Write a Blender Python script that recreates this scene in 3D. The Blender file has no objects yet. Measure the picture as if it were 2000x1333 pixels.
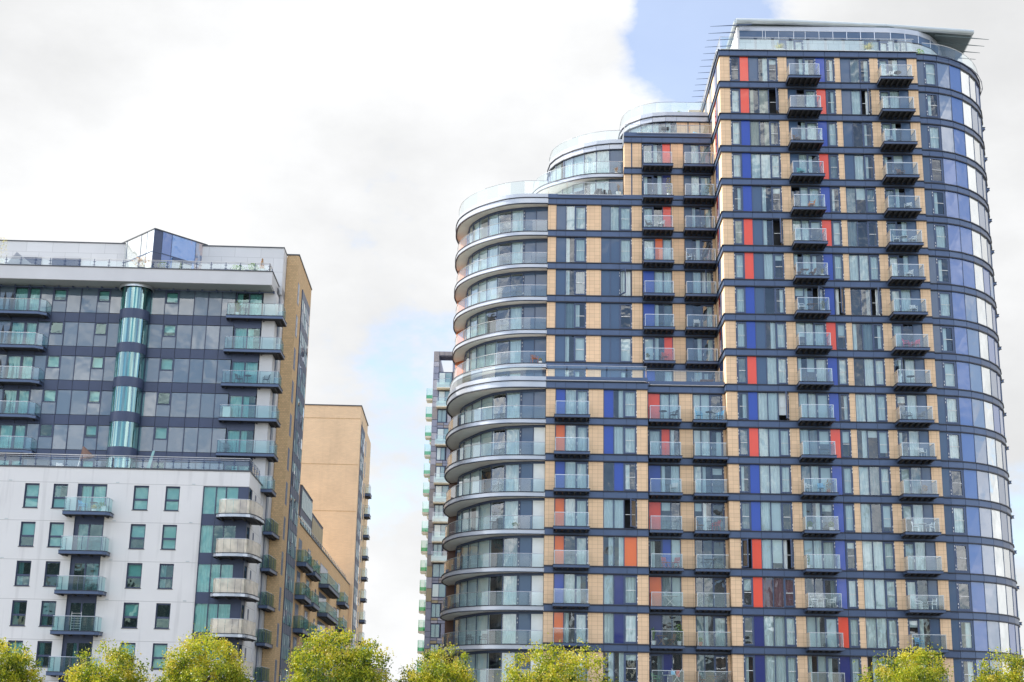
import bpy, math, random
from mathutils import Vector, Matrix
sc = bpy.context.scene
COL = sc.collection
R = random.Random(11)
# ------------------------------------------------------------------ materials
def new_mat(name):
    m = bpy.data.materials.new(name); m.use_nodes = True
    nt = m.node_tree; nt.nodes.clear()
    out = nt.nodes.new('ShaderNodeOutputMaterial')
    return m, nt, out
def principled(name, col, rough=.6, metal=0., spec=.5, noise=.08, nscale=1.2, bump=0., coat=0.):
    m, nt, out = new_mat(name)
    b = nt.nodes.new('ShaderNodeBsdfPrincipled')
    b.inputs['Roughness'].default_value = rough; b.inputs['Metallic'].default_value = metal
    b.inputs['Specular IOR Level'].default_value = spec; b.inputs['Coat Weight'].default_value = coat
    tc = nt.nodes.new('ShaderNodeTexCoord'); nz = nt.nodes.new('ShaderNodeTexNoise')
    nz.inputs['Scale'].default_value = nscale; nz.inputs['Detail'].default_value = 6
    nt.links.new(tc.outputs['Object'], nz.inputs['Vector'])
    mr = nt.nodes.new('ShaderNodeMapRange'); mr.inputs[1].default_value = .3; mr.inputs[2].default_value = .7
    mr.inputs[3].default_value = 1-noise; mr.inputs[4].default_value = 1+noise
    nt.links.new(nz.outputs['Fac'], mr.inputs[0])
    mx = nt.nodes.new('ShaderNodeMix'); mx.data_type = 'RGBA'; mx.blend_type = 'MULTIPLY'; mx.inputs['Factor'].default_value = 1
    mx.inputs['A'].default_value = (*col, 1); nt.links.new(mr.outputs[0], mx.inputs['B'])
    nt.links.new(mx.outputs['Result'], b.inputs['Base Color'])
    if bump:
        bp = nt.nodes.new('ShaderNodeBump'); bp.inputs['Strength'].default_value = bump; bp.inputs['Distance'].default_value = .02
        nt.links.new(nz.outputs['Fac'], bp.inputs['Height']); nt.links.new(bp.outputs[0], b.inputs['Normal'])
    nt.links.new(b.outputs[0], out.inputs[0])
    return m
def mth(nt, op, a, b=None, c=None):
    n = nt.nodes.new('ShaderNodeMath'); n.operation = op
    for i, v in enumerate((a, b, c)):
        if v is None: continue
        if isinstance(v, (int, float)): n.inputs[i].default_value = v
        else: nt.links.new(v, n.inputs[i])
    return n.outputs[0]
def gridded(name, col, joint, cw, ch, z0, uoff, jw, var=.08, storey=None, rough=.7, warm=0., stain=0.):
    """cladding in real courses: joints every cw along the wall and ch up it (object coordinates in metres)"""
    m, nt, out = new_mat(name)
    b = nt.nodes.new('ShaderNodeBsdfPrincipled'); b.inputs['Roughness'].default_value = rough
    tc = nt.nodes.new('ShaderNodeTexCoord'); sp = nt.nodes.new('ShaderNodeSeparateXYZ')
    nt.links.new(tc.outputs['Object'], sp.inputs[0])
    h = mth(nt, 'ADD', mth(nt, 'ADD', sp.outputs[0], sp.outputs[1]), 200+uoff)
    z = mth(nt, 'ADD', sp.outputs[2], 290-z0)
    if storey: z = mth(nt, 'SUBTRACT', mth(nt, 'MODULO', z, 2.9), storey)
    zr = mth(nt, 'DIVIDE', z, ch); zi = mth(nt, 'FLOOR', zr); zf = mth(nt, 'FRACT', zr)
    if cw:
        shift = mth(nt, 'MULTIPLY', mth(nt, 'MODULO', zi, 2), .5) if not storey else 0.
        hr = mth(nt, 'ADD', mth(nt, 'DIVIDE', h, cw), shift); hi = mth(nt, 'FLOOR', hr); hf = mth(nt, 'FRACT', hr)
        line = mth(nt, 'MAXIMUM', mth(nt, 'LESS_THAN', zf, jw/ch), mth(nt, 'LESS_THAN', hf, jw/cw))
    else:
        hi = mth(nt, 'FLOOR', mth(nt, 'DIVIDE', h, .42)); line = mth(nt, 'LESS_THAN', zf, jw/ch)
    cb = nt.nodes.new('ShaderNodeCombineXYZ'); nt.links.new(hi, cb.inputs[0]); nt.links.new(zi, cb.inputs[1])
    wn = nt.nodes.new('ShaderNodeTexWhiteNoise'); wn.noise_dimensions = '3D'; nt.links.new(cb.outputs[0], wn.inputs['Vector'])
    nz = nt.nodes.new('ShaderNodeTexNoise'); nz.inputs['Scale'].default_value = .35; nz.inputs['Detail'].default_value = 5
    nt.links.new(tc.outputs['Object'], nz.inputs['Vector'])
    f = mth(nt, 'ADD', mth(nt, 'MULTIPLY', mth(nt, 'SUBTRACT', wn.outputs[0], .5), var*2), 1)
    f = mth(nt, 'MULTIPLY', f, mth(nt, 'ADD', mth(nt, 'MULTIPLY', nz.outputs['Fac'], .16+warm), .92-warm*.5))
    if stain:
        mp = nt.nodes.new('ShaderNodeMapping'); mp.inputs['Scale'].default_value = (1.6, 1.6, .12)
        nt.links.new(tc.outputs['Object'], mp.inputs[0])
        n2 = nt.nodes.new('ShaderNodeTexNoise'); n2.inputs['Scale'].default_value = 1; n2.inputs['Detail'].default_value = 8
        nt.links.new(mp.outputs[0], n2.inputs['Vector'])
        s = nt.nodes.new('ShaderNodeMapRange'); s.inputs[1].default_value = .55; s.inputs[2].default_value = .85
        s.inputs[3].default_value = 1; s.inputs[4].default_value = 1-stain
        nt.links.new(n2.outputs['Fac'], s.inputs[0]); f = mth(nt, 'MULTIPLY', f, s.outputs[0])
    a = nt.nodes.new('ShaderNodeMix'); a.data_type = 'RGBA'; a.blend_type = 'MULTIPLY'; a.inputs['Factor'].default_value = 1
    a.inputs['A'].default_value = (*col, 1); nt.links.new(f, a.inputs['B'])
    c = nt.nodes.new('ShaderNodeMix'); c.data_type = 'RGBA'; nt.links.new(line, c.inputs['Factor'])
    nt.links.new(a.outputs['Result'], c.inputs['A']); c.inputs['B'].default_value = (*joint, 1)
    nt.links.new(c.outputs['Result'], b.inputs['Base Color'])
    nt.links.new(b.outputs[0], out.inputs[0])
    return m
def glass(name, tint, refl, rough=.02, veil=0., veilcol=(.8, .9, .9), wob=.0, ior=1.5, cap=.6):
    m, nt, out = new_mat(name)
    tr = nt.nodes.new('ShaderNodeBsdfTransparent'); tr.inputs[0].default_value = (*tint, 1)
    gl = nt.nodes.new('ShaderNodeBsdfGlossy'); gl.inputs['Roughness'].default_value = rough
    gl.inputs['Color'].default_value = (*((.74, .97, .95) if 'green window' in name else (.96, .98, 1)), 1)
    fr = nt.nodes.new('ShaderNodeFresnel'); fr.inputs[0].default_value = ior
    tc = nt.nodes.new('ShaderNodeTexCoord')
    if wob:
        nz = nt.nodes.new('ShaderNodeTexNoise'); nz.inputs['Scale'].default_value = .9; nz.inputs['Detail'].default_value = 2
        nt.links.new(tc.outputs['Object'], nz.inputs['Vector'])
        bp = nt.nodes.new('ShaderNodeBump'); bp.inputs['Strength'].default_value = wob; bp.inputs['Distance'].default_value = .06
        nt.links.new(nz.outputs['Fac'], bp.inputs['Height'])
        nt.links.new(bp.outputs[0], gl.inputs['Normal'])
    f = mth(nt, 'MINIMUM', mth(nt, 'ADD', mth(nt, 'MULTIPLY', fr.outputs[0], 1.6), refl), cap)
    cur = tr.outputs[0]
    if veil:
        df = nt.nodes.new('ShaderNodeBsdfDiffuse'); df.inputs[0].default_value = (*veilcol, 1)
        mv = nt.nodes.new('ShaderNodeMixShader'); mv.inputs[0].default_value = veil
        nt.links.new(cur, mv.inputs[1]); nt.links.new(df.outputs[0], mv.inputs[2]); cur = mv.outputs[0]
    mx = nt.nodes.new('ShaderNodeMixShader'); nt.links.new(f, mx.inputs[0])
    nt.links.new(cur, mx.inputs[1]); nt.links.new(gl.outputs[0], mx.inputs[2])
    nt.links.new(mx.outputs[0], out.inputs[0])
    return m
def mirror_panel(name, base, refl, wob=.15, cap=1.):
    """opaque back-painted glass: colour plus a sheet-glass reflection"""
    m, nt, out = new_mat(name)
    b = nt.nodes.new('ShaderNodeBsdfPrincipled'); b.inputs['Base Color'].default_value = (*base, 1); b.inputs['Roughness'].default_value = .35
    gl = nt.nodes.new('ShaderNodeBsdfGlossy'); gl.inputs['Roughness'].default_value = .03
    fr = nt.nodes.new('ShaderNodeFresnel'); fr.inputs[0].default_value = 1.55
    tc = nt.nodes.new('ShaderNodeTexCoord'); nz = nt.nodes.new('ShaderNodeTexNoise'); nz.inputs['Scale'].default_value = .5
    nt.links.new(tc.outputs['Object'], nz.inputs['Vector'])
    bp = nt.nodes.new('ShaderNodeBump'); bp.inputs['Strength'].default_value = wob; bp.inputs['Distance'].default_value = .08
    nt.links.new(nz.outputs['Fac'], bp.inputs['Height']); nt.links.new(bp.outputs[0], gl.inputs['Normal'])
    f = mth(nt, 'MINIMUM', mth(nt, 'ADD', mth(nt, 'MULTIPLY', fr.outputs[0], 1.5), refl), cap)
    mx = nt.nodes.new('ShaderNodeMixShader'); nt.links.new(f, mx.inputs[0])
    nt.links.new(b.outputs[0], mx.inputs[1]); nt.links.new(gl.outputs[0], mx.inputs[2]); nt.links.new(mx.outputs[0], out.inputs[0])
    return m
Z0 = 57.16                                     # underside of the tower's roof band; storeys are 2.9 m
zk = lambda k: Z0-2.9*k
M = {}
M['tile'] = gridded('terracotta tile', (.80, .56, .35), (.50, .33, .20), .42, .3257, Z0, .0, .018, .055, storey=.62)
M['navy'] = principled('navy powder coat', (.06, .09, .16), .38, .25, .5, .06, 2)
M['frame'] = principled('window frame navy', (.065, .095, .17), .4, .2, .5, .05, 2)
M['lip'] = principled('black drip lip', (.016, .02, .035), .5)
M['band'] = principled('band panel', (.075, .11, .19), .33, .35, .5, .08, .8)
M['navypanel'] = mirror_panel('navy glass panel', (.042, .09, .175), -.03, .15, .3)
M['red'] = mirror_panel('red glass panel', (.82, .075, .03), -.03)
M['orange'] = mirror_panel('orange glass panel', (.78, .14, .012), -.03)
M['blue'] = mirror_panel('blue glass panel', (.01, .055, .37), -.03)
M['darkblue'] = mirror_panel('dark blue glass panel', (.004, .014, .15), -.04)
M['bluesky'] = mirror_panel('blue curved glass', (.05, .125, .36), .0, .3)
M['violet'] = mirror_panel('pale curved glass', (.11, .165, .27), .07, .3)
M['bright'] = mirror_panel('curved glass with painted reflection', (.58, .62, .58), .42, .8)  # bright base colour stands in for the sky this glass reflects
M['glass'] = glass('window glass', (.82, .925, .93), .05, wob=.35)
M['teal'] = glass('green window glass', (.42, .74, .72), .05, wob=.25)
M['rail'] = glass('balustrade glass', (.86, .94, .94), .02, veil=.045, veilcol=(.72, .86, .88))
M['raildark'] = glass('dark green balustrade glass', (.45, .66, .63), .02, veil=.03, veilcol=(.3, .5, .48), cap=.12)
M['railgreen'] = glass('green balustrade glass', (.66, .86, .86), .03, veil=.05, veilcol=(.5, .72, .74), cap=.16)
M['frost'] = glass('frosted balustrade glass', (.7, .9, .85), .06, veil=.45, veilcol=(.72, .92, .86))
M['greenrail'] = glass('grass green glass', (.16, .55, .28), .02, veil=.45, veilcol=(.04, .30, .11))
M['steel'] = principled('brushed steel', (.62, .64, .66), .3, .85, .5, .05, 6)
M['white'] = principled('white paint', (.82, .82, .80), .45)
M['joist'] = principled('dark joist', (.035, .036, .040), .7)
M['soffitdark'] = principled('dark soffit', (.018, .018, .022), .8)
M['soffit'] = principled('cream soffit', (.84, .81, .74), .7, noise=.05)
M['fascia'] = principled('pale grey fascia', (.46, .485, .53), .26, .35, .5, .05, .6)
M['curtain'] = principled('pale curtain', (.82, .87, .86), .9, noise=.06)
M['curtainwarm'] = principled('beige blind', (.62, .55, .42), .9, noise=.06)
M['curtaindark'] = principled('grey drape', (.26, .32, .35), .9, noise=.1)
M['curtainred'] = principled('maroon drape', (.23, .06, .08), .9, noise=.2, nscale=6)
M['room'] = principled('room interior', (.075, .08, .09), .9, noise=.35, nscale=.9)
M['concrete'] = gridded('white concrete panel', (.71, .695, .68), (.5, .49, .48), 0, 2.9, 20.59-1.22, 0, .045, .0, rough=.75, stain=.30)
M['render'] = principled('pale render', (.60, .595, .60), .8, noise=.05, nscale=.4)
M['graysoffit'] = principled('boarded soffit', (.27, .30, .30), .7, noise=.04)
M['slate'] = principled('slate spandrel', (.045, .062, .118), .4, .1, .5, .08, .8)
M['greypanel'] = mirror_panel('grey blue glass panel', (.068, .115, .165), .045, .2)
M['brick'] = gridded('buff brick', (.60, .41, .22), (.40, .28, .16), .225, .075*2, 0, 0, .018, .10, rough=.85)
M['brickdark'] = M['brick']
M['brickpale'] = gridded('pale buff brick', (.78, .575, .37), (.68, .495, .31), .45, .15, 0, 0, .014, .04, rough=.85, warm=.2, stain=.10)
M['coping'] = principled('dark coping', (.07, .075, .085), .5)
M['cream'] = principled('cream soffit board', (.72, .66, .52), .7)
M['cl1'] = principled('grey cladding', (.25, .27, .36), .5); M['cl2'] = principled('pale cladding', (.40, .40, .46), .5)
M['cl3'] = principled('taupe cladding', (.29, .265, .27), .5); M['cl4'] = principled('olive cladding and painted reflection', (.36, .31, .2), .5)
M['perf'] = None
m, nt, out = new_mat('perforated metal'); tr = nt.nodes.new('ShaderNodeBsdfTransparent'); pb = nt.nodes.new('ShaderNodeBsdfPrincipled')
pb.inputs['Base Color'].default_value = (.70, .62, .50, 1); pb.inputs['Metallic'].default_value = .35; pb.inputs['Roughness'].default_value = .4
mx = nt.nodes.new('ShaderNodeMixShader'); tc = nt.nodes.new('ShaderNodeTexCoord'); nz = nt.nodes.new('ShaderNodeTexNoise'); nz.inputs['Scale'].default_value = 1.4
nt.links.new(tc.outputs['Object'], nz.inputs[0]); mr = nt.nodes.new('ShaderNodeMapRange'); mr.inputs[1].default_value = .35; mr.inputs[2].default_value = .65
mr.inputs[3].default_value = .55; mr.inputs[4].default_value = .85; nt.links.new(nz.outputs[0], mr.inputs[0]); nt.links.new(mr.outputs[0], mx.inputs[0])
nt.links.new(tr.outputs[0], mx.inputs[1]); nt.links.new(pb.outputs[0], mx.inputs[2]); nt.links.new(mx.outputs[0], out.inputs[0]); M['perf'] = m
M['roofmetal'] = principled('silver roof edge', (.50, .55, .56), .35, .5, .5, .04)
M['roofunder'] = principled('dark green roof soffit', (.10, .135, .14), .6)
M['palepanel'] = gridded('pale penthouse tile', (.50, .55, .56), (.3, .33, .34), .9, .6, Z0, 0, .025, .04, rough=.5)
M['curtain2'] = mirror_panel('curtained pane', (.5, .58, .55), .08)
M['frost2'] = glass('pale green glass', (.72, .9, .84), .05, veil=.3, veilcol=(.7, .9, .82))
M['divshaded'] = principled('shaded orange divider screen', (.13, .07, .05), .6)  # same orange screen, with the shade of the lower storeys painted in
M['divorange'] = principled('rust orange divider screen', (.58, .17, .06), .6)
M['pinkpvc'] = principled('pink plastic', (.75, .10, .22), .5); M['wood'] = principled('teak wood', (.25, .12, .055), .6, noise=.2, nscale=8)
M['black'] = principled('black rattan', (.03, .03, .035), .6); M['tealp'] = principled('teal plastic', (.08, .45, .42), .5)
M['terra'] = principled('terracotta pot', (.42, .13, .06), .8); M['orangep'] = principled('orange cloth', (.85, .28, .03), .7)
M['bluep'] = principled('light blue cover', (.16, .48, .72), .6); M['redp'] = principled('red paint', (.55, .05, .04), .5)
M['greyp'] = principled('grey cushion', (.2, .22, .25), .8); M['greenp'] = principled('green fabric', (.2, .42, .22), .8)
def leafmat(name, cols, scale=9., trans=.45):
    m, nt, out = new_mat(name); tc = nt.nodes.new('ShaderNodeTexCoord')
    at = nt.nodes.new('ShaderNodeAttribute'); at.attribute_name = 'tone'
    cr = nt.nodes.new('ShaderNodeValToRGB'); e = cr.color_ramp.elements
    e[0].position = 0; e[0].color = (*cols[0], 1); e[1].position = 1; e[1].color = (*cols[-1], 1)
    for i, c in enumerate(cols[1:-1]): x = e.new((i+1)/(len(cols)-1)); x.color = (*c, 1)
    nt.links.new(at.outputs['Fac'], cr.inputs[0])
    d = nt.nodes.new('ShaderNodeBsdfPrincipled'); d.inputs['Roughness'].default_value = .45; t = nt.nodes.new('ShaderNodeBsdfTranslucent')
    nt.links.new(cr.outputs[0], d.inputs[0]); nt.links.new(cr.outputs[0], t.inputs[0])
    mx = nt.nodes.new('ShaderNodeMixShader'); mx.inputs[0].default_value = trans
    nt.links.new(d.outputs[0], mx.inputs[1]); nt.links.new(t.outputs[0], mx.inputs[2]); nt.links.new(mx.outputs[0], out.inputs[0])
    return m
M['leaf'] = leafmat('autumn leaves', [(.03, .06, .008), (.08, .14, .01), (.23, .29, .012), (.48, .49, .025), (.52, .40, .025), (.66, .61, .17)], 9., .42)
M['plant'] = leafmat('pot plant leaves', [(.03, .10, .02), (.12, .28, .04), (.3, .42, .12)])
M['straw'] = leafmat('dry grass leaves', [(.22, .26, .08), (.45, .42, .18), (.55, .45, .2)])
M['russet'] = leafmat('russet leaves', [(.3, .15, .08), (.5, .26, .12), (.3, .3, .12)])
M['bark'] = principled('bark', (.12, .09, .06), .9, noise=.3, nscale=8, bump=.6)
M['ground'] = principled('paving ground', (.22, .215, .20), .9, noise=.15, nscale=.3)
M['asphalt'] = principled('asphalt', (.05, .05, .052), .9, noise=.2, nscale=2)
# ------------------------------------------------------------------ mesh helpers
class MB:
    def __init__(s, f=None): s.v = []; s.f = []; s.m = []; s.mats = []; s.fn = f
    def mi(s, mat):
        if mat not in s.mats: s.mats.append(mat)
        return s.mats.index(mat)
    def add(s, vs, fs, mat):
        b = len(s.v); s.v += [s.fn(*p) if s.fn else tuple(p) for p in vs]; i = s.mi(mat)
        for f in fs: s.f.append([b+k for k in f]); s.m.append(i)
    def box(s, a0, a1, b0, b1, c0, c1, mat):
        vs = [(a0,b0,c0),(a1,b0,c0),(a1,b1,c0),(a0,b1,c0),(a0,b0,c1),(a1,b0,c1),(a1,b1,c1),(a0,b1,c1)]
        s.add(vs, [(0,3,2,1),(4,5,6,7),(0,1,5,4),(1,2,6,5),(2,3,7,6),(3,0,4,7)], mat)
    def quad(s, pts, mat): s.add(pts, [(0,1,2,3)] if len(pts) == 4 else [tuple(range(len(pts)))], mat)
    def bar(s, p, q, r, mat, n=6, r2=None):
        p, q = Vector(p), Vector(q); d = (q-p)
        if d.length < 1e-6: return
        d.normalize(); a = d.orthogonal().normalized(); b = d.cross(a); r2 = r if r2 is None else r2
        vs = [p+(a*math.cos(t)+b*math.sin(t))*r for t in [2*math.pi*i/n for i in range(n)]] + [q+(a*math.cos(t)+b*math.sin(t))*r2 for t in [2*math.pi*i/n for i in range(n)]]
        fs = [(i,(i+1)%n,n+(i+1)%n,n+i) for i in range(n)]+[tuple(range(n))[::-1], tuple(range(n,2*n))]
        s.add([tuple(v) for v in vs], fs, mat)
    def path(s, pts, r, mat, n=6):
        for a, b in zip(pts, pts[1:]): s.bar(a, b, r, mat, n)
    def prism(s, poly, z0, z1, mat, top=None, bot=None):
        n = len(poly)
        s.add([(a,b,z0) for a,b in poly]+[(a,b,z1) for a,b in poly], [(i,(i+1)%n,n+(i+1)%n,n+i) for i in range(n)], mat)
        s.add([(a,b,z0) for a,b in poly], [tuple(range(n))], bot or mat)
        s.add([(a,b,z1) for a,b in poly], [tuple(range(n))[::-1]], top or mat)
    def sheet(s, pl, z0, z1, mat):
        n = len(pl); s.add([(a,b,z0) for a,b in pl]+[(a,b,z1) for a,b in pl], [(i,i+1,n+i+1,n+i) for i in range(n-1)], mat)
    def strip(s, pl, off0, off1, z0, z1, mat):
        """solid ribbon along a plan curve, between two outward offsets"""
        A, B = offset(pl, off0), offset(pl, off1); n = len(pl)
        vs = [(a,b,z0) for a,b in A]+[(a,b,z0) for a,b in B]+[(a,b,z1) for a,b in A]+[(a,b,z1) for a,b in B]
        fs = []
        for i in range(n-1):
            fs += [(i,i+1,n+i+1,n+i),(2*n+i,3*n+i,3*n+i+1,2*n+i+1),(n+i,n+i+1,3*n+i+1,3*n+i),(i,2*n+i,2*n+i+1,i+1)]
        fs += [(0,n,3*n,2*n),(n-1,3*n-1,4*n-1,2*n-1)]
        s.add(vs, fs, mat)
    def build(s, name, parent=None, smooth=False, loc=None):
        me = bpy.data.meshes.new(name); me.from_pydata(s.v, [], s.f)
        for m in s.mats: me.materials.append(M[m])
        me.polygons.foreach_set('material_index', s.m)
        if smooth: me.polygons.foreach_set('use_smooth', [True]*len(s.f))
        me.update()
        o = bpy.data.objects.new(name, me); COL.objects.link(o)
        if parent: o.parent = parent
        if loc: o.location = loc
        return o
def offset(pl, d):
    """shift a plan polyline to the side that looks at the street (smaller depth for a left-to-right line)"""
    out = []
    for i, p in enumerate(pl):
        a = pl[max(i-1, 0)]; b = pl[min(i+1, len(pl)-1)]
        t = Vector((b[0]-a[0], b[1]-a[1])).normalized()
        out.append((p[0]+t.y*d, p[1]-t.x*d))
    return out
def smooth_pl(pl, k=4):
    out = []
    for i in range(len(pl)-1):
        p0 = pl[max(i-1,0)]; p1 = pl[i]; p2 = pl[i+1]; p3 = pl[min(i+2,len(pl)-1)]
        for j in range(k):
            t = j/k
            out.append(tuple(.5*((2*p1[c])+(-p0[c]+p2[c])*t+(2*p0[c]-5*p1[c]+4*p2[c]-p3[c])*t*t+(-p0[c]+3*p1[c]-3*p2[c]+p3[c])*t**3) for c in (0,1)))
    out.append(pl[-1]); return out
def resample(pl, step, start=0.):
    d = 0; out = [pl[0]]; need = step
    for a, b in zip(pl, pl[1:]):
        L = math.hypot(b[0]-a[0], b[1]-a[1]); pos = 0
        while L-pos >= need:
            pos += need; t = pos/L; out.append((a[0]+(b[0]-a[0])*t, a[1]+(b[1]-a[1])*t)); need = step
        need -= L-pos
    if math.hypot(out[-1][0]-pl[-1][0], out[-1][1]-pl[-1][1]) > step*.3: out.append(pl[-1])
    return out
def tag(o, label, cat, group=None, kind=None):
    o['label'] = label; o['category'] = cat
    if group: o['group'] = group
    if kind: o['kind'] = kind
    return o
def root(name, loc, rot, label, cat, group=None):
    o = bpy.data.objects.new(name, None); COL.objects.link(o); o.location = loc; o.rotation_euler = (0, 0, rot)
    o.empty_display_size = 1
    return tag(o, label, cat, group)
FR = (17.0156, 110.2425, -.012969)             # tower corner
FL = (-19.6138, 107.4692, .0233)               # white block corner
def world(fr, u, d, z):
    X, Y, a = fr
    return (X+u*math.cos(a)-d*math.sin(a), Y+u*math.sin(a)+d*math.cos(a), z)
def frame_root(name, fr, label, cat): return root(name, (fr[0], fr[1], 0), fr[2], label, cat)

# ------------------------------------------------------------------ window kit (in facade coordinates: u, depth, z)
def wavy(mb, u0, u1, d, z0, z1, mat, amp=.035, f=None):
    n = max(3, int((u1-u0)/.07)); ph = R.random()*6
    pl = []
    for i in range(n+1):
        u = u0+(u1-u0)*i/n; pl.append((u, d+amp*math.sin(i*2.2+ph)))
    if f: pl = [f(a, b) for a, b in pl]
    mb.sheet(pl, z0, z1, mat)
def dress(cb, u0, u1, d, z0, z1, mood, f=None):
    """curtains and blinds behind one pane"""
    r = R.random(); w = u1-u0; mat = 'curtain'
    if mood == 'warm': mat = 'curtainwarm' if r < .8 else 'curtain'
    if mood == 'maroon': mat = 'curtainred'
    if mood == 'dark':
        if r < .6: return
        if r < .8: wavy(cb, u0+w*.6, u1, d, z0, z1, 'curtaindark', f=f); return
    if mood == 'drape' or mood == 'maroon' or r < .34: wavy(cb, u0, u1, d, z0, z1, mat, f=f)
    elif r < .5: wavy(cb, u0, u0+w*.45, d, z0, z1, mat, f=f)
    elif r < .64: wavy(cb, u0+w*.5, u1, d, z0, z1, mat, f=f)
    elif r < .82:
        h = R.choice((.25, .45, .8, 1.)); pl = [(u0, d), (u1, d)]
        if f: pl = [f(a, b) for a, b in pl]
        cb.sheet(pl, z1-(z1-z0)*h, z1, mat)
    elif r < .92: wavy(cb, u0, u1, d, z0, z1, 'curtaindark', f=f)
def glaze(pb, u0, u1, d, z0, z1, mat, tilt=.022):
    t = R.uniform(-tilt, tilt); s = R.uniform(-tilt, tilt)
    pb.quad([(u0, d-t-s, z0), (u1, d+t-s, z0), (u1, d+t+s, z1), (u0, d-t+s, z1)], mat)
def sash(mb, pb, u0, u1, d, z0, z1, hinge, ang=0., guard=True, gl='glass', handle=False):
    """opening light or door; hinge 'l' or 'r'; opens outward by ang"""
    hx = u0 if hinge == 'l' else u1
    def T(a, b, c):
        if not ang: return (a, b, c)
        s = 1 if hinge == 'l' else -1
        th = ang*s; x = a-hx; y = b-d
        return (hx+x*math.cos(th)+y*math.sin(th), d-x*math.sin(th)*1.0+y*math.cos(th), c)
    s = MB(T); w = .085
    s.box(u0, u0+w, d-.05, d+.03, z0, z1, 'frame'); s.box(u1-w, u1, d-.05, d+.03, z0, z1, 'frame')
    s.box(u0+w, u1-w, d-.05, d+.03, z0, z0+w*1.2, 'frame'); s.box(u0+w, u1-w, d-.05, d+.03, z1-w*1.3, z1, 'frame')
    p = MB(T); glaze(p, u0+w, u1-w, d-.005, z0+w, z1-w, gl)
    if handle: s.box(*( (u0+.03, u0+.06) if hinge == 'r' else (u1-.06, u1-.03)), d-.11, d-.06, z0+.95, z0+1.15, 'white')
    for q, t in ((s, mb), (p, pb)):
        b = len(t.v); t.v += q.v
        for f, mi in zip(q.f, q.m): t.f.append([b+k for k in f]); t.m.append(t.mi(q.mats[mi]))
    e = .02
    for zz in (z0+.12, z0+.38, z1-.24, z1-.5):
        a = (hx-.03-e, hx-.03+e) if hinge == 'l' else (hx+.03-e, hx+.03+e)
        mb.box(a[0], a[1], d-.075, d-.045, zz, zz+.13, 'white')
    if guard: mb.box(u0+.1, u1-.1, d-.075 if not ang else d+.04, d-.055 if not ang else d+.06, z0+1.02, z0+1.06, 'white')
def bay(parent, parts, z0, z1, d, mood, gl='glass', curtain_d=.17):
    """one glazed bay as a 'window' part: parts = list of (kind, u0, u1[, extra])"""
    mb = MB(); pb = MB(); cb = MB(); zz0, zz1 = z0+.05, z1-.05
    ua, ub = parts[0][1], parts[-1][2]
    mb.box(ua-.03, ub+.03, d, d+.10, z0, z0+.05, 'frame'); mb.box(ua-.03, ub+.03, d, d+.10, z1-.05, z1, 'frame')
    edges = sorted({p[1] for p in parts} | {p[2] for p in parts})
    mb.box(ua-.03, ua+.025, d-.01, d+.10, zz0, zz1, 'frame'); mb.box(ub-.025, ub+.03, d-.01, d+.10, zz0, zz1, 'frame')
    for p in parts[1:]: mb.box(p[1]-.035, p[1]+.035, d-.01, d+.10, zz0, zz1, 'frame')
    for p in parts:
        k, a, b = p[:3]; a += .03; b -= .03
        if k == 'g':
            glaze(pb, a, b, d+.04, zz0, zz1, gl); dress(cb, a, b, d+curtain_d, zz0, zz1, mood)
        elif k in ('s', 'd'):
            hinge = p[3] if len(p) > 3 else 'l'; ang = p[4] if len(p) > 4 else 0.
            sash(mb, pb, a, b, d+.03, zz0+.02, zz1-.02, hinge, ang, guard=(k == 's'), gl=gl, handle=(k == 'd'))
            dress(cb, a+.05, b-.05, d+curtain_d, zz0, zz1, 'mixed' if ang else mood)
        else: mb.box(a-.01, b+.01, d+.03, d+.08, zz0, zz1, k)
    w = mb.build('window', parent); 
    if pb.f: pb.build('pane', w)
    if cb.f: cb.build('curtain', w)
    return w
PIERS = {}
def pier(key, u0, u1, d, z0, z1, depth=1.3):
    mb = PIERS.setdefault((key, round(u0, 1), d), MB()); mb.box(u0, u1, d, d+depth, z0, z1, 'tile'); mb.box(u0+.03, u1-.03, d+.12, d+depth-.1, z0-.62, z0, 'lip')
def build_piers(key, parent):
    for kk, mb in PIERS.items():
        if kk[0] == key: mb.build('tile_pier', parent)
def band(parent, segs, d, k, depth=.9, name='floor_band', cap=False):
    mb = MB(); z = zk(k)
    u0, u1 = segs[0], segs[-1]
    mb.box(u0, u1, d+.02, d+depth, z+.04, z+.58, 'lip')
    for a, b in zip(segs, segs[1:]): mb.box(a+.012, b-.012, d-.06, d+.02, z+.06, z+.512, 'band')
    mb.box(u0-.02, u1+.02, d-.13, d+.02, z+.515, z+.60, 'lip'); mb.box(u0-.02, u1+.02, d-.12, d+.02, z-.03, z+.055, 'lip')
    if cap: mb.prism([(u0, d-.04), (u1, d-.04), (u1, d+.35), (u0, d+.35)], z+.602, z+.98, 'band')
    return mb.build(name, parent)
def curved_band(parent, pl, k, name='floor_band', cap=False, mat='band', depth=.7):
    mb = MB(); z = zk(k)
    mb.strip(pl, -depth, -.02, z+.04, z+.58, 'lip')
    for a, b in zip(pl, pl[1:]):
        dx, dy = b[0]-a[0], b[1]-a[1]; L = math.hypot(dx, dy); e = .012/L
        mb.strip([(a[0]+dx*e, a[1]+dy*e), (b[0]-dx*e, b[1]-dy*e)], -.02, .05, z+.06, z+.512, mat)
    mb.strip(pl, -.02, .13, z+.515, z+.60, 'lip'); mb.strip(pl, -.02, .12, z-.03, z+.055, 'lip')
    if cap: mb.strip(pl, -.35, .03, z+.602, z+.98, mat)
    return mb.build(name, parent)
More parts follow.
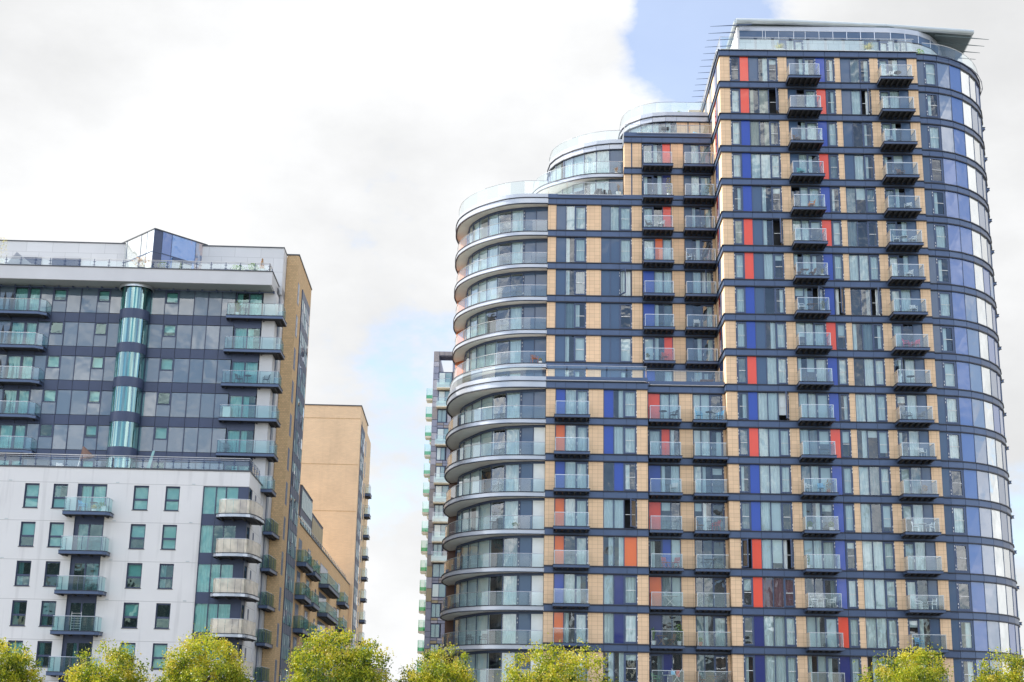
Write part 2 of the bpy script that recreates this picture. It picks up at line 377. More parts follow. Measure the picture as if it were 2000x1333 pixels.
def std_balcony(parent, u0, u1, d, zs, depth=1.5, sides='lr', gl='rail', ribs=True, fas=.25, h=1.06):
    """bracketed balcony: steel channel edge, ribbed underside, glass on three sides, handrail"""
    mb = MB(); f = d-depth
    mb.box(u0+.05, u1-.05, f+.05, d-.02, zs+.13, zs+.2, 'joist')
    mb.box(u0, u1, f, f+.045, zs+.02, zs+.205, 'band'); mb.box(u0-.03, u1+.03, f-.05, f+.06, zs+.207, zs+.245, 'lip'); mb.box(u0-.02, u1+.02, f-.03, f+.06, zs-.02, zs+.02, 'lip')
    for a in (u0, u1-.045):
        mb.box(a, a+.045, f+.047, d, zs+.02, zs+.205, 'band'); mb.box(a-.03, a+.06, f+.062, d, zs+.207, zs+.245, 'lip')
    b = mb.build('balcony', parent)
    if ribs:
        jb = MB(); n = 6
        for i in range(n):
            c = u0+(u1-u0)*(i+.5)/n
            jb.box(c-.06, c+.06, f+.05, d-.02, zs-.06, zs+.128, 'joist')
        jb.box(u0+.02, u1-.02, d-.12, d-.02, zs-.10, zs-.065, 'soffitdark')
        jb.build('joists', b)
    g = MB(); a0, a1, ff = u0+.1, u1-.1, f+.08; zt = zs+.25+h
    n = 2 if u1-u0 < 3.3 else 3
    for i in range(n):
        a = a0+(a1-a0)*i/n; c = a0+(a1-a0)*(i+1)/n; glaze(g, a+.012, c-.012, ff, zs+.25, zt-.04, gl, .006)
    for s, a in (('l', a0), ('r', a1)):
        if s in sides: g.quad([(a, ff, zs+.25), (a, d-.03, zs+.25), (a, d-.03, zt-.04), (a, ff, zt-.04)], gl)
    g.build('glass_panel', b)
    r = MB(); r.box(a0-.02, a1+.02, ff-.025, ff+.025, zt-.04, zt, 'steel')
    for s, a in (('l', a0), ('r', a1)):
        if s in sides: r.box(a-.02, a+.02, ff+.026, d-.02, zt-.04, zt, 'steel'); r.box(a-.015, a+.015, ff-.015, ff+.015, zs+.25, zt-.041, 'steel')
    r.build('handrail', b)
    return b
def curved_rail(parent, pl, z0, z1, gl='rail', step=1.25, inset=-.12, posts=False, name='balustrade'):
    g = MB(); P = offset(resample(smooth_pl(pl, 6), step), inset)
    for a, b in zip(P, P[1:]):
        dx, dy = b[0]-a[0], b[1]-a[1]; L = max(math.hypot(dx, dy), .01); e = .012/L
        g.quad([(a[0]+dx*e, a[1]+dy*e, z0), (b[0]-dx*e, b[1]-dy*e, z0), (b[0]-dx*e, b[1]-dy*e, z1-.04), (a[0]+dx*e, a[1]+dy*e, z1-.04)], gl)
    o = g.build(name, parent)
    r = MB(); r.path([(a, b, z1-.02) for a, b in offset(smooth_pl(pl, 5), inset)], .024, 'steel', 5)
    if posts:
        for a, b in P: r.bar((a, b, z0), (a, b, z1), .02, 'steel', 5)
    r.build('handrail', o)
    return o

# ================================================================== RIGHT TOWER
T = frame_root('apartment_tower', FR, 'tall terracotta and navy tower with red and blue panels, rightmost building', 'apartment building')
CW = [(16.55,.31),(17.2,.33),(18.38,.55),(19.54,.99),(20.72,1.76),(21.76,2.77),(22.65,3.95),(23.33,5.2),(23.85,6.6),(24.1,8.2),(24.2,10.),(24.1,12.),(23.6,14.5),(22.6,17)]
NR = 19
A_ACC = 'red red blue blue blue red red blue blue red blue red blue blue red red darkblue darkblue blue'.split()
B_ACC = 'blue red blue red blue red blue blue red blue blue red blue blue blue blue red darkblue blue'.split()
cl = MB(); core = MB()
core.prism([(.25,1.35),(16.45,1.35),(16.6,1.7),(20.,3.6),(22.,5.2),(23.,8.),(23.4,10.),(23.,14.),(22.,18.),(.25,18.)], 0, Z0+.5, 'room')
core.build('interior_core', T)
side_cl = MB()
side_cl.box(0, .2, 1.3, 18, 0, 57.6, 'tile'); side_cl.box(0, 22.3, 18, 18.3, 0, 57.6, 'tile')
side_cl.build('side_wall', T)
LB = [0, .83, 2.41, 4.06, 5.62, 7.05, 8.83, 10.1, 11.72, 13.27, 14.98, 16.53]
for r in range(NR):
    zt, zb = zk(r), zk(r+1)+.6
    if r == NR-1: zb = zk(r+1)
    for a, b in ((0,.83),(4.88,5.62),(9.65,10.1),(12.58,13.27),(15.73,16.53)): pier('T', a, b, 0, zb, zt)
    warm = 'warm' if r in (1, 2) else ('maroon' if r == 15 else ('drape' if r in (10, 11, 12, 16, 17) else 'mixed'))
    opA = 1.2 if r in (1, 5, 10, 14) else 0
    bay(T, [('s', .88, 1.66, 'l', 1.0 if r == 14 else 0)], zb, zt, .06, 'warm' if r in (0, 5) else 'mixed')
    ac = MB(); ac.box(1.70, 2.40, .05, .12, zb+.01, zt-.01, A_ACC[r]); ac.build('accent_panel', T)
    left_navy = r in (0, 4, 5, 6, 7, 8, 9)
    if left_navy: parts = [('navypanel', 2.44, 3.22), ('g', 3.22, 4.04), ('s', 4.04, 4.85, 'r', opA)]
    else: parts = [('g', 2.44, 3.22), ('g', 3.22, 4.04), ('s', 4.04, 4.85, 'r', opA)]
    bay(T, parts, zb, zt, .06, 'warm' if r == 2 else warm)
    if r <= 3: parts = [('navypanel', 5.66, 6.35), ('g', 6.35, 7.05), ('d', 7.05, 8.02, 'r')]
    else: parts = [('g', 5.66, 6.38), ('g', 6.38, 7.05), ('d', 7.05, 8.02, 'r', .9 if r == 7 else 0)]
    bay(T, parts, zb-.3, zt, .06, 'dark' if r == 15 else 'mixed')
    ac = MB(); ac.box(8.06, 8.80, .05, .12, zb+.01, zt-.01, B_ACC[r]); ac.build('accent_panel', T)
    bay(T, [('s', 8.86, 9.62, 'r', 1.0 if r == 7 else 0)], zb, zt, .06, 'mixed')
    bay(T, [('navypanel' if r < 4 else 'g', 10.13, 10.93), ('g', 10.93, 11.74), ('s', 11.74, 12.55, 'r', 1.1 if r in (1, 7) else 0)], zb, zt, .06, 'drape' if r in (6, 10, 14, 15, 16) else ('dark' if r in (5, 7) else 'mixed'))
    bay(T, [('d', 13.30, 14.14, 'l', .9 if r == 9 else 0), ('g', 14.14, 14.98), ('navypanel', 14.98, 15.70)], zb-.3, zt, .06, 'mixed')
    band(T, LB, 0, r)
    # curved curtain wall
    cwp = MB()
    kinds = [None, None, 'bluesky', 'bluesky' if r < 8 else 'violet', 'violet' if r % 4 else 'bright', 'bright', 'violet', 'bright', 'violet', 'bluesky', 'violet', 'violet', 'violet']
    if r in (3, 4, 6, 10): kinds[2] = 'bluesky'
    if r < 3: kinds[2] = 'violet'
    kinds[3] = 'bluesky' if r < 7 else 'violet'; kinds[4] = 'bright'; kinds[5] = R.choice(('bright', 'bluesky', 'violet')); kinds[6] = R.choice(('violet', 'bluesky'))  # violet and bright panes carry the sky reflection in their base colour
    fr = MB(); pn = MB(); cu = MB()
    for i, (a, b) in enumerate(zip(CW, CW[1:])):
        t = R.uniform(-.02, .02)
        if i == 0: cwp.strip([a, b], -.1, -.02, zb, zt, 'navypanel')
        elif i == 1:
            dx, dy = b[0]-a[0], b[1]-a[1]; L = math.hypot(dx, dy)
            def F(x, y, z, a=a, dx=dx/L, dy=dy/L): return (a[0]+dx*x-dy*y, a[1]+dy*x+dx*y, z)
            fr.fn = F; pn.fn = F; cu.fn = F
            fr.box(.0, .1, 0, .1, zb, zt, 'frame'); fr.box(L-.12, L, 0, .1, zb, zt, 'frame'); fr.box(.1, L-.12, 0, .1, zb, zb+.1, 'frame'); fr.box(.1, L-.12, 0, .1, zt-.1, zt, 'frame')
            fr.fn = None
            q = MB(); qp = MB(); sash(q, qp, .1, L-.12, .03, zb+.1, zt-.1, 'l')
            for src, dst in ((q, fr), (qp, pn)):
                bse = len(dst.v); dst.v += [F(*v) for v in src.v]
                for f_, m_ in zip(src.f, src.m): dst.f.append([bse+kk for kk in f_]); dst.m.append(dst.mi(src.mats[m_]))
            cu.fn = None
            dress(cu, .15, L-.15, .16, zb, zt, 'dark' if r in (12, 15) else 'mixed', f=lambda x, y, F=F: F(x, y, 0)[:2])
        else:
            cwp.quad([(a[0], a[1]+t, zb), (b[0], b[1]-t, zb), (b[0]+t*.3, b[1]+t*.4, zt), (a[0]+t*.3, a[1]-t*.4, zt)], kinds[i])
    w = fr.build('window', T); pn.fn = None; pn.build('pane', w)
    if cu.f: cu.build('curtain', w)
    p = cwp.build('curved_glazing', T)
    mu = MB()
    for a in CW[2:]: mu.bar((a[0], a[1], zb), (a[0], a[1], zt), .035, 'frame', 5)
    mu.build('mullion', p)
    curved_band(T, CW, r)
    # balconies
    if r < NR-1:
        std_balcony(T, 5.48, 8.14, 0, zk(r+1)+.30, 1.52)
        std_balcony(T, 13.08, 15.78, 0, zk(r+1)+.30, 1.52)
        std_balcony(T, 23.6, 24.75, 10.4, zk(r+1)+.30, 1.9, sides='', ribs=False, h=.9)
build_piers('T', T)
# left return of the tower: lit edge bands and windows on the side
sd = MB()
for r in range(NR):
    z = zk(r); sd.box(-.06, .02, .0, 18, z+.06, z+.512, 'band'); sd.box(-.13, .02, -.13, 18, z+.535, z+.60, 'lip'); sd.box(-.11, .02, -.11, 18, z-.01, z+.05, 'lip')
sd.build('side_band', T)
for r in range(0, 12):
    zt, zb = zk(r), zk(r+1)+.6
    f = MB()
    for j, (a, b) in enumerate(((1.6, 2.4), (2.4, 3.4), (5.3, 6.9), (8.6, 10.2), (11.4, 13.))):
        f.box(-.03, -.004, a, b, zb, zt, ('frame', ('red' if r % 3 else 'blue'), 'violet', 'navypanel', 'violet')[j])
    f.build('side_window', T)
# roof terrace and penthouse
mb = MB(); mb.prism([(.1,.3),(16.5,.3)]+[(a-.1, b+.3) for a, b in CW]+[(22.2,17.8),(.1,17.8)], Z0+.55, Z0+.64, 'render'); mb.build('roof_terrace', T)
PW = [(2.2,3.0),(4.2,3.0),(4.45,3.0),(5.6,3.0),(6.9,3.0),(7.9,3.0),(9.1,3.0),(10.3,3.0),(11.5,3.0),(12.7,3.0),(13.9,3.0),(15.3,3.02),(16.6,3.2),(17.85,3.55),(19.1,4.35),(20.2,5.7),(21,7.6),(21.3,10),(21.2,15)]
ph = MB(); ph.prism([(2.2,3.25),(15.3,3.25),(17.7,3.8),(18.9,4.6),(20,5.9),(20.8,7.8),(21,15),(2.2,15)], 57.7, 61.5, 'room'); pw = ph.build('penthouse_wall', T)
ph = MB(); ph.strip(PW, -.2, .02, 57.8, 60.3, 'palepanel'); ph.strip(PW, -.2, .06, 60.3, 60.38, 'lip'); ph.strip(PW, -.2, .04, 61.12, 61.58, 'fascia')
ph.box(2.0, 2.2, 3.0, 15, 57.8, 61.5, 'render'); ph.build('panel', pw)
ph = MB(); ph.strip(PW, -.1, 0, 60.38, 61.12, 'navypanel'); ph.build('clerestory', pw)
ph = MB()
for i, (a, b) in enumerate(PW[1:-3]): ph.bar((a, b-.02, 60.38), (a, b-.02, 61.12), .03, 'steel', 5)
ph.build('mullion', pw)
for u0, n in ((5.65, 3), (13.0, 3)):
    bay(T, [('navypanel', u0, u0+.55), ('g', u0+.55, u0+1.25), ('d', u0+1.25, u0+2.0, 'r')], 57.82, 60.25, 2.9, 'mixed')
bay(T, [('g', 15.5, 16.1), ('g', 16.1, 16.6)], 57.82, 60.25, 2.95, 'dark')
# roof blade with rounded front edge
RP = [(1.92,2.62),(6.,2.7),(10.,2.95),(15.,3.3),(19.,3.75),(22.85,4.18),(23.1,8.),(22.6,12.),(21.5,18.),(1.92,18.)]
ph = MB(); ph.prism(RP, 61.75, 62.0, 'roofmetal', bot='roofunder')
ph.path([(a, b, 61.86) for a, b in RP[:6]], .24, 'roofmetal', 10); ph.path([(RP[5][0], RP[5][1], 61.86), (RP[6][0], RP[6][1], 61.86), (RP[7][0], RP[7][1], 61.86)], .12, 'roofmetal', 8)
ph.path([(1.92, 2.62, 61.86), (1.92, 18, 61.86)], .22, 'roofmetal', 10)
ph.prism([(2.1,3.),(15.2,3.05),(18.6,4.),(20.6,6.4),(21,10),(20.5,17),(2.1,17)], 61.55, 61.748, 'roofunder')
rf = ph.build('roof', T)
for i in range(13):
    f = MB(); d = 2.25+1.29*i; f.bar((3.2, d+.2, 61.45), (-.42, d+.0, 61.1), .075, 'frame', 6, .015); f.build('fin', rf)
for i in range(4):
    f = MB(); d = 3.9+1.27*i; f.bar((19.5, d+.35, 61.6), (24.1, d, 61.05), .10, 'roofunder', 6, .02); f.build('fin', rf)
TR = [(.08,18),(.08,.25),(16.5,.25)]+CW[1:11]
g = MB()
def straight_rail(parent, pts, z0, z1, gl='rail', step=1.45, name='balustrade', posts=False, topr='steel'):
    g = MB(); r = MB()
    for a, b in zip(pts, pts[1:]):
        L = math.hypot(b[0]-a[0], b[1]-a[1]); n = max(1, round(L/step))
        for i in range(n):
            t0, t1 = i/n+.008, (i+1)/n-.008
            P = [(a[0]+(b[0]-a[0])*t, a[1]+(b[1]-a[1])*t) for t in (t0, t1)]
            g.quad([(*P[0], z0), (*P[1], z0), (*P[1], z1-.04), (*P[0], z1-.04)], gl)
            if posts: r.bar((*P[0], z0), (*P[0], z1), .022, 'steel', 5)
        r.bar((*a, z1-.02), (*b, z1-.02), .024, topr, 5)
    o = g.build(name, parent); r.build('handrail', o); return o
straight_rail(T, [(.12,17),(.12,.2),(16.45,.2)], Z0+.65, 59.08)
curved_rail(T, CW[1:11], Z0+.65, 58.85, step=1.1, inset=-.05)
p = MB(); P = [(.0,17,57.72),(-.22,.2,57.72),(.1,-.2,57.72),(16.5,-.2,57.72),(16.7,.05,57.72)]; p.path(P, .035, 'steel', 6)
Q = [(a, b, 57.6) for a, b in offset(CW[2:12], .28)]; p.path(Q, .03, 'frame', 6)
for i in range(12): p.bar((.6+1.43*i, -.2, 57.72), (.6+1.43*i, .1, 57.7), .03, 'steel', 5)
for q, w_ in zip(Q, CW[2:12]): p.bar(q, (w_[0], w_[1], 57.6), .025, 'frame', 5)
for i in range(11): p.bar((-.2, .9+1.45*i, 57.72), (.1, .9+1.45*i, 57.7), .03, 'steel', 5)
p.build('cleaning_rail', T)

# ================================================================== STEPPED WING WITH ROUNDED END
W = frame_root('stepped_wing', FR, 'terraced apartment wing with a rounded end of curved balconies, left of the tall tower', 'apartment building')
cl = MB(); core = MB()
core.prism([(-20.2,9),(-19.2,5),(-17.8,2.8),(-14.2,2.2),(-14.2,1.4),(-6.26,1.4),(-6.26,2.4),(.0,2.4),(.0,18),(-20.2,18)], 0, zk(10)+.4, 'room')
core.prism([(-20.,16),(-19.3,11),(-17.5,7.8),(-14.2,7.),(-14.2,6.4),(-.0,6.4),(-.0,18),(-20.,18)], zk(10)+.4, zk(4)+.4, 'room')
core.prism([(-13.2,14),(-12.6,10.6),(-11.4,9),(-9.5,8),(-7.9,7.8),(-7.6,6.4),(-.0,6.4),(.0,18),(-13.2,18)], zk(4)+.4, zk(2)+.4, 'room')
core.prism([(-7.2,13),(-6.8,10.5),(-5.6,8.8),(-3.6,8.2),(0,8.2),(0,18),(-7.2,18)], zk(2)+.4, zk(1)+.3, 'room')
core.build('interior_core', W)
MIDL = {2: (2,'red'), 3: (2,'darkblue'), 4: (2,'red'), 5: (1,'orange'), 6: (0,'blue'), 7: (0,'blue'), 8: (2,'red'), 9: (0,'blue'), 10: (0,'red'), 11: (1,'red'), 12: (0,'blue'), 13: (0,'red'), 14: (1,'blue'), 15: (0,'orange'), 16: (0,'darkblue'), 17: (1,'darkblue'), 18: (0,'red')}
L1 = {10: 'blue', 11: 'orange', 12: 'blue', 13: 'orange', 14: 'orange', 15: 'blue', 16: 'orange', 17: 'blue', 18: 'red'}
L2 = {10: (0,'blue'), 11: (0,'blue'), 12: (1,'blue'), 14: (2,'orange'), 15: (1,'darkblue'), 16: (1,'darkblue'), 18: (0,'blue')}
for r in range(2, NR):
    up = r < 10; dm = 5.1 if up else 1.0; dl = 5.1 if up else 0.
    zt = zk(r); zb = zk(r+1)+.6 if r < NR-1 else zk(r+1)
    for a, b in ((-3.65,-2.6),(-.2,-.02)): pier('W', a, b, dm, zb, zt)
    idx, colr = MIDL[r]
    def dr(n0, n1): return n0
    P3 = [('g', -6.12, -5.3), ('d', -5.3, -4.42, 'l'), ('g', -4.42, -3.68)]
    if idx == 0: P3 = [(colr, -6.12, -5.15), ('g', -5.15, -4.4), ('g', -4.4, -3.68)]
    elif idx == 1: P3 = [('d', -6.12, -5.1, 'l'), (colr, -5.1, -4.4), ('g', -4.4, -3.68)]
    else: P3 = [('d', -6.12, -5.2, 'l'), ('g', -5.2, -4.42), (colr, -4.42, -3.68)]
    bay(W, P3, zb-.3, zt, dm+.06, 'dark' if r >= 16 else 'mixed')
    first = 'navypanel' if up else 'g'
    bay(W, [(first, -2.55, -1.95), ('g', -1.95, -1.22), ('d', -1.22, -.24, 'r', .8 if r in (6,) else 0)], zb-.3, zt, dm+.06, 'dark' if r in (14, 15, 17) else 'mixed')
    if up:
        if r >= 4:
            for a, b in ((-14.2,-13.5),(-10.9,-9.67),(-7.05,-6.2)): pier('W', a, b, dl, zb, zt)
            bay(W, [('navypanel', -13.46, -12.66), ('g', -12.66, -11.9), ('s', -11.9, -10.93, 'r')], zb, zt, dl+.06, 'mixed' if r != 4 else 'drape')
            p2 = [('navypanel', -9.64, -8.88), ('g' if r == 4 else 'navypanel', -8.88, -8.1), ('s', -8.1, -7.09, 'l' if r == 6 else 'r', 1.1 if r == 6 else 0)]
            bay(W, p2, zb, zt, dl+.06, 'drape' if r == 4 else 'mixed')
        else:
            pier('W', -7.68, -7.1, dl, zb, zt); pier('W', -6.98, -6.2, dl, zb, zt)
            x = MB(); x.box(-7.1, -6.98, dl+.05, dl+.3, zb, zt, 'frame'); x.build('mullion', W)
    else:
        for a, b in ((-14.24,-13.5),(-10.87,-9.72),(-7.1,-6.26)): pier('W', a, b, dl, zb, zt)
        bay(W, [(L1[r], -13.46, -12.7), ('g', -12.7, -11.85), ('d', -11.85, -10.92, 'r')], zb-.3, zt, dl+.06, 'drape' if r in (10, 11, 12) else 'mixed')
        p2 = [['g', -9.69, -8.9], ['g', -8.9, -8.12], ['s', -8.12, -7.12, 'r', 1.0 if r == 13 else 0]]
        if r in L2: p2[L2[r][0]] = [L2[r][1], p2[L2[r][0]][1], p2[L2[r][0]][2]]
        bay(W, [tuple(q) for q in p2], zb, zt, dl+.06, 'drape' if r in (15, 16) else 'mixed')
for k in range(2, NR):
    if k <= 9:
        u0 = -14.22 if k >= 4 else -7.7
        seg = ([-14.22,-13.48,-12.7,-10.9,-9.66,-8.1] if k >= 4 else [-7.7]) + [-7.08,-6.17,-4.4,-2.6,-1.2,-.14]
        band(W, seg, 5.1, k, cap=(k in (2, 4)))
    else:
        band(W, [-14.25,-13.5,-12.7,-10.88,-9.7,-7.9,-7.1,-6.22], 0, k, cap=(k == 10))
        band(W, [-6.2,-4.4,-2.6,-1.2,-.02], 1.0, k, cap=(k == 10))
cl.box(-6.55, -6.26, .3, 1.4, 0, zk(10), 'tile'); cl.box(-7.68, -7.4, 5.4, 8, zk(4)+.7, zk(2), 'tile')
cl.build('side_wall', W); build_piers('W', W)
BR = [r for r in range(2, NR-1)]
for r in BR:
    if r == 9: continue
    dm = 5.1 if r < 10 else 1.0
    std_balcony(W, -6.16, -3.6, dm, zk(r+1)+.30, 1.28)
    std_balcony(W, -2.68, -.05, dm, zk(r+1)+.30, 1.28, sides='l' if r >= 10 else 'lr')
    if r >= 10: std_balcony(W, -13.58, -10.82, 0, zk(r+1)+.30, 1.4)
# rounded end
LO = [(-22.1,12.),(-22.42,10.2),(-22.48,8.27),(-22.22,6.3),(-21.74,4.5),(-20.96,2.75),(-20.2,1.85),(-19.3,1.07),(-18.5,.52),(-17.4,.12),(-16.2,-.04),(-14.27,-.05)]
LI = [(-21.2,13.),(-21.5,10.),(-21.35,8.26),(-20.93,6.81),(-20.27,5.36),(-19.43,3.55),(-18.47,2.13),(-17.4,1.26),(-16.15,.82),(-15.2,.62),(-14.27,.5)]
UO = [(-22.2,16.5),(-22.42,14.5),(-22.38,12.9),(-22.2,11.5),(-21.85,10.2),(-20.97,8.5),(-19.85,7.1),(-18.39,5.87),(-17.39,5.33),(-16.13,5.02),(-14.22,4.98)]
UI = [(-21.3,15.),(-21.4,13.),(-21.16,11.17),(-20.79,10.05),(-20.16,8.9),(-19.38,7.83),(-18.45,6.98),(-17.33,6.37),(-16.17,6.0),(-15.2,5.85),(-14.22,5.76)]
def slab(parent, OUT, k, back, name='curved_slab', thick=.36, u_in=-14.2):
    sm = smooth_pl(OUT, 5); mb = MB(); z = zk(k)
    mb.prism(sm+[(u_in, OUT[-1][1]), (u_in, back), (OUT[0][0]+.6, back)], z+.06, z+.40, 'soffit', top='render', bot='soffit')
    mb.strip(sm, .0, .05, z+.08, z+.39, 'fascia'); mb.strip(sm, -.02, .10, z+.385, z+.445, 'lip'); mb.strip(sm, -.02, .09, z+.015, z+.085, 'lip')
    return mb.build(name, parent)
def curved_wall(parent, IN, r, d_soft, rows=None, mats=None):
    zt, zb = zk(r)+.05, zk(r+1)+.42; fr = MB(); pn = MB(); cu = MB(); pnl = MB()
    n = len(IN)
    for i, (a, b) in enumerate(zip(IN, IN[1:])):
        last = i >= n-3
        if last: pnl.strip([a, b], -.06, 0, zb, zt-.2, 'navypanel' if not (r >= 11 and i == n-2) else 'curtain')
        else:
            t = R.uniform(-.012, .012)
            pn.quad([(a[0], a[1]+t, zb), (b[0], b[1]-t, zb), (b[0], b[1]+t, zt-.2), (a[0], a[1]-t, zt-.2)], 'glass')
            if R.random() < .93 and i != n-5:
                dx, dy = b[0]-a[0], b[1]-a[1]; L = math.hypot(dx, dy); dx /= L; dy /= L
                dress(cu, .03, L-.03, .16, zb, zt-.2, 'drape' if R.random() < .85 else 'mixed', f=lambda x, y, a=a, dx=dx, dy=dy: (a[0]+dx*x-dy*y, a[1]+dy*x+dx*y))
        fr.bar((*a, zb), (*a, zt-.2), .045, 'frame', 5)
        if i == n-4:
            fr.strip([a, b], -.03, .04, zb, zb+.12, 'frame'); fr.bar((b[0]-.1, b[1], zb), (b[0]-.1, b[1], zt-.2), .06, 'frame', 5)
            for zz in (zb+.2, zb+.5, zt-.6, zt-.9): fr.box(b[0]-.08, b[0]-.04, b[1]-.07, b[1]-.04, zz, zz+.12, 'white')
    fr.strip(IN, -.08, .03, zt-.2, zt, 'frame')
    w = fr.build('window', parent); pn.build('pane', w)
    if pnl.f: pnl.build('panel', w)
    if cu.f: cu.build('curtain', w)
for r in range(4, NR-1):
    up = r < 10
    curved_wall(W, UI if up else LI, r, 0)
    if r != 9: slab(W, UO if up else LO, r+1, 17.5)
    curved_rail(W, (UO if up else LO)[1:], zk(r+1)+.42, zk(r+1)+1.5, step=1.3)
    # end screen between the balconies of this storey and the flat behind
    s = MB(); zb = zk(r+1)+.44; zt = zk(r)+.05
    a, b = ((-21.45, 14.2), (-22.25, 15.2)) if up else ((-21.5, 10.8), (-22.3, 11.8))
    s.strip([a, b], -.05, .05, zb, zt, 'divorange' if up else 'divshaded'); s.build('divider_screen', W)  # lower storeys get the screen colour with shade painted in
def roof_band(parent, pl, k, top, gl_top, u_in, back, step=1.3, inset=-.15):
    sm = smooth_pl(pl, 5); mb = MB(); z = zk(k)
    mb.prism(sm+[(u_in, pl[-1][1]), (u_in, back), (pl[0][0]+.6, back)], z+.06, z+.62, 'soffit', top='render', bot='soffit')
    mb.strip(sm, .0, .06, z+.08, z+.53, 'fascia'); mb.strip(sm, -.02, .13, z+.535, z+.60, 'lip'); mb.strip(sm, -.02, .11, z+.0, z+.078, 'lip')
    mb.strip(sm, -.45, .02, z+.602, z+top, 'fascia')
    mb.build('roof_rim', parent)
    curved_rail(parent, pl, z+top-.05, z+gl_top, step=step, inset=inset)
roof_band(W, UO, 4, .95, 2.2, -14.2, 17.5)
roof_band(W, LO, 10, .95, 1.9, -14.25, 17.5)
straight_rail(W, [(-14.2, .15), (-6.3, .15), (-6.3, 1.15)], zk(10)+.98, 30.1, step=1.6, posts=False)
straight_rail(W, [(-6.25, 1.12), (-.05, 1.12)], zk(10)+.98, 30.05, step=2.)
p = MB(); p.path([(-14.3,-.22,28.78),(-6.5,-.22,28.78),(-6.1,.2,28.78),(-6.0,.8,28.78),(-.1,.8,28.78)], .035, 'steel')
for i in range(6): p.bar((-14+1.5*i, -.22, 28.78), (-14+1.5*i, .1, 28.74), .03, 'steel', 5)
for i in range(5): p.bar((-5.7+1.3*i, .8, 28.78), (-5.7+1.3*i, 1.1, 28.74), .03, 'steel', 5)
p.path([(-13.4,4.9,46.45),(-7.8,4.9,46.45)], .035, 'steel'); p.path([(-6.6,4.9,52.25),(-.15,4.9,52.25)], .035, 'steel')
p.build('cleaning_rail', W)
straight_rail(W, [(-14.2, 5.3), (-7.75, 5.3)], zk(4)+.98, zk(4)+2.2, step=1.6)
straight_rail(W, [(-7.6, 9), (-7.6, 5.3), (-.15, 5.3)], zk(2)+.98, 53.2, step=1.9)
# fourth terrace storeys (rows 3 and 2): set back curved walls, a balcony slab and a roof
S3 = [(-15.3,15),(-15.6,13.3),(-15.58,11.6),(-15.27,10.38),(-14.75,9.33),(-14.,8.43),(-13.05,7.62),(-12.05,6.9),(-11.15,6.41),(-10.1,6.12),(-9.,6.02),(-7.72,6.0)]
I3 = [(-14.1,13.5),(-14.,11.5),(-13.6,10.2),(-12.9,8.9),(-12.,7.85),(-11.1,7.15),(-10.06,6.6),(-8.9,6.35),(-7.72,6.25)]
I2 = [(-14.15,14.),(-14.1,13.),(-13.92,11.5),(-13.47,10.35),(-12.8,9.25),(-12.,8.38),(-11.05,7.62),(-10.,7.05),(-8.85,6.72),(-7.72,6.6)]
I1 = [(-7.6,14),(-7.65,12.5),(-7.62,11.),(-7.42,9.95),(-6.9,8.78),(-6.02,7.9),(-5.02,7.35),(-3.88,7.12),(-2.92,7.1)]
def top_storey(pl, r, navy_last=True):
    zt, zb = zk(r), zk(r+1)+(.42 if r != 2 else .42); fr = MB(); pn = MB(); cu = MB(); n = len(pl)
    for i, (a, b) in enumerate(zip(pl, pl[1:])):
        t = R.uniform(-.015, .015)
        if i == n-2 and navy_last: fr.strip([a, b], -.08, -.02, zb, zt, 'navypanel')
        else:
            pn.quad([(a[0], a[1]+t, zb), (b[0], b[1]-t, zb), (b[0], b[1]+t, zt), (a[0], a[1]-t, zt)], 'glass')
            dx, dy = b[0]-a[0], b[1]-a[1]; L = math.hypot(dx, dy); dx /= L; dy /= L
            dress(cu, .03, L-.03, .16, zb, zt, 'drape' if R.random() < .7 else 'mixed', f=lambda x, y, a=a, dx=dx, dy=dy: (a[0]+dx*x-dy*y, a[1]+dy*x+dx*y))
        fr.bar((*a, zb), (*a, zt), .045, 'frame', 5)
    w = fr.build('window', W); pn.build('pane', w)
    if cu.f: cu.build('curtain', w)
top_storey(I3, 3); top_storey(I2, 2); top_storey(I1, 1, False)
slab(W, S3, 3, 17.5, u_in=-7.72)
curved_rail(W, S3[1:], zk(3)+.42, zk(3)+1.6, step=1.1)
for pl, k, top in ((I2, 2, 1.9), (I1+[(-1.9,7.1),(-.9,7.1),(-.1,7.1)], 1, 2.0)):
    curved_band(W, pl, k, cap=True, mat='fascia'); curved_rail(W, pl, zk(k)+.98, zk(k)+top, step=1.35, inset=-.1)
    mb = MB(); mb.prism(pl+[(pl[-1][0], 17.5), (pl[0][0]+.3, 17.5)], zk(k)+.1, zk(k)+.56, 'render'); mb.build('roof', W)
mb = MB()
for a, b in ((-2.9,-1.95),(-1.85,-.9),(-.8,-.05)): mb.box(a, b, 7.1, 7.5, zk(2)+.6, zk(1), 'tile')
mb.box(-2.95, 0, 7.2, 7.6, zk(2)+.6, zk(1)-.01, 'frame'); mb.build('penthouse_tile_panel', W)
mb = MB(); mb.prism([(-14.1,5.3),(-.1,5.3),(-.1,17.5),(-14.1,17.5)], zk(4)+.5, zk(4)+.6, 'render'); mb.prism([(-14.1,.3),(-6.3,.3),(-6.3,1.3),(-.1,1.3),(-.1,5.1),(-14.1,5.1)], zk(10)+.5, zk(10)+.62, 'render'); mb.build('terrace_floor', W)

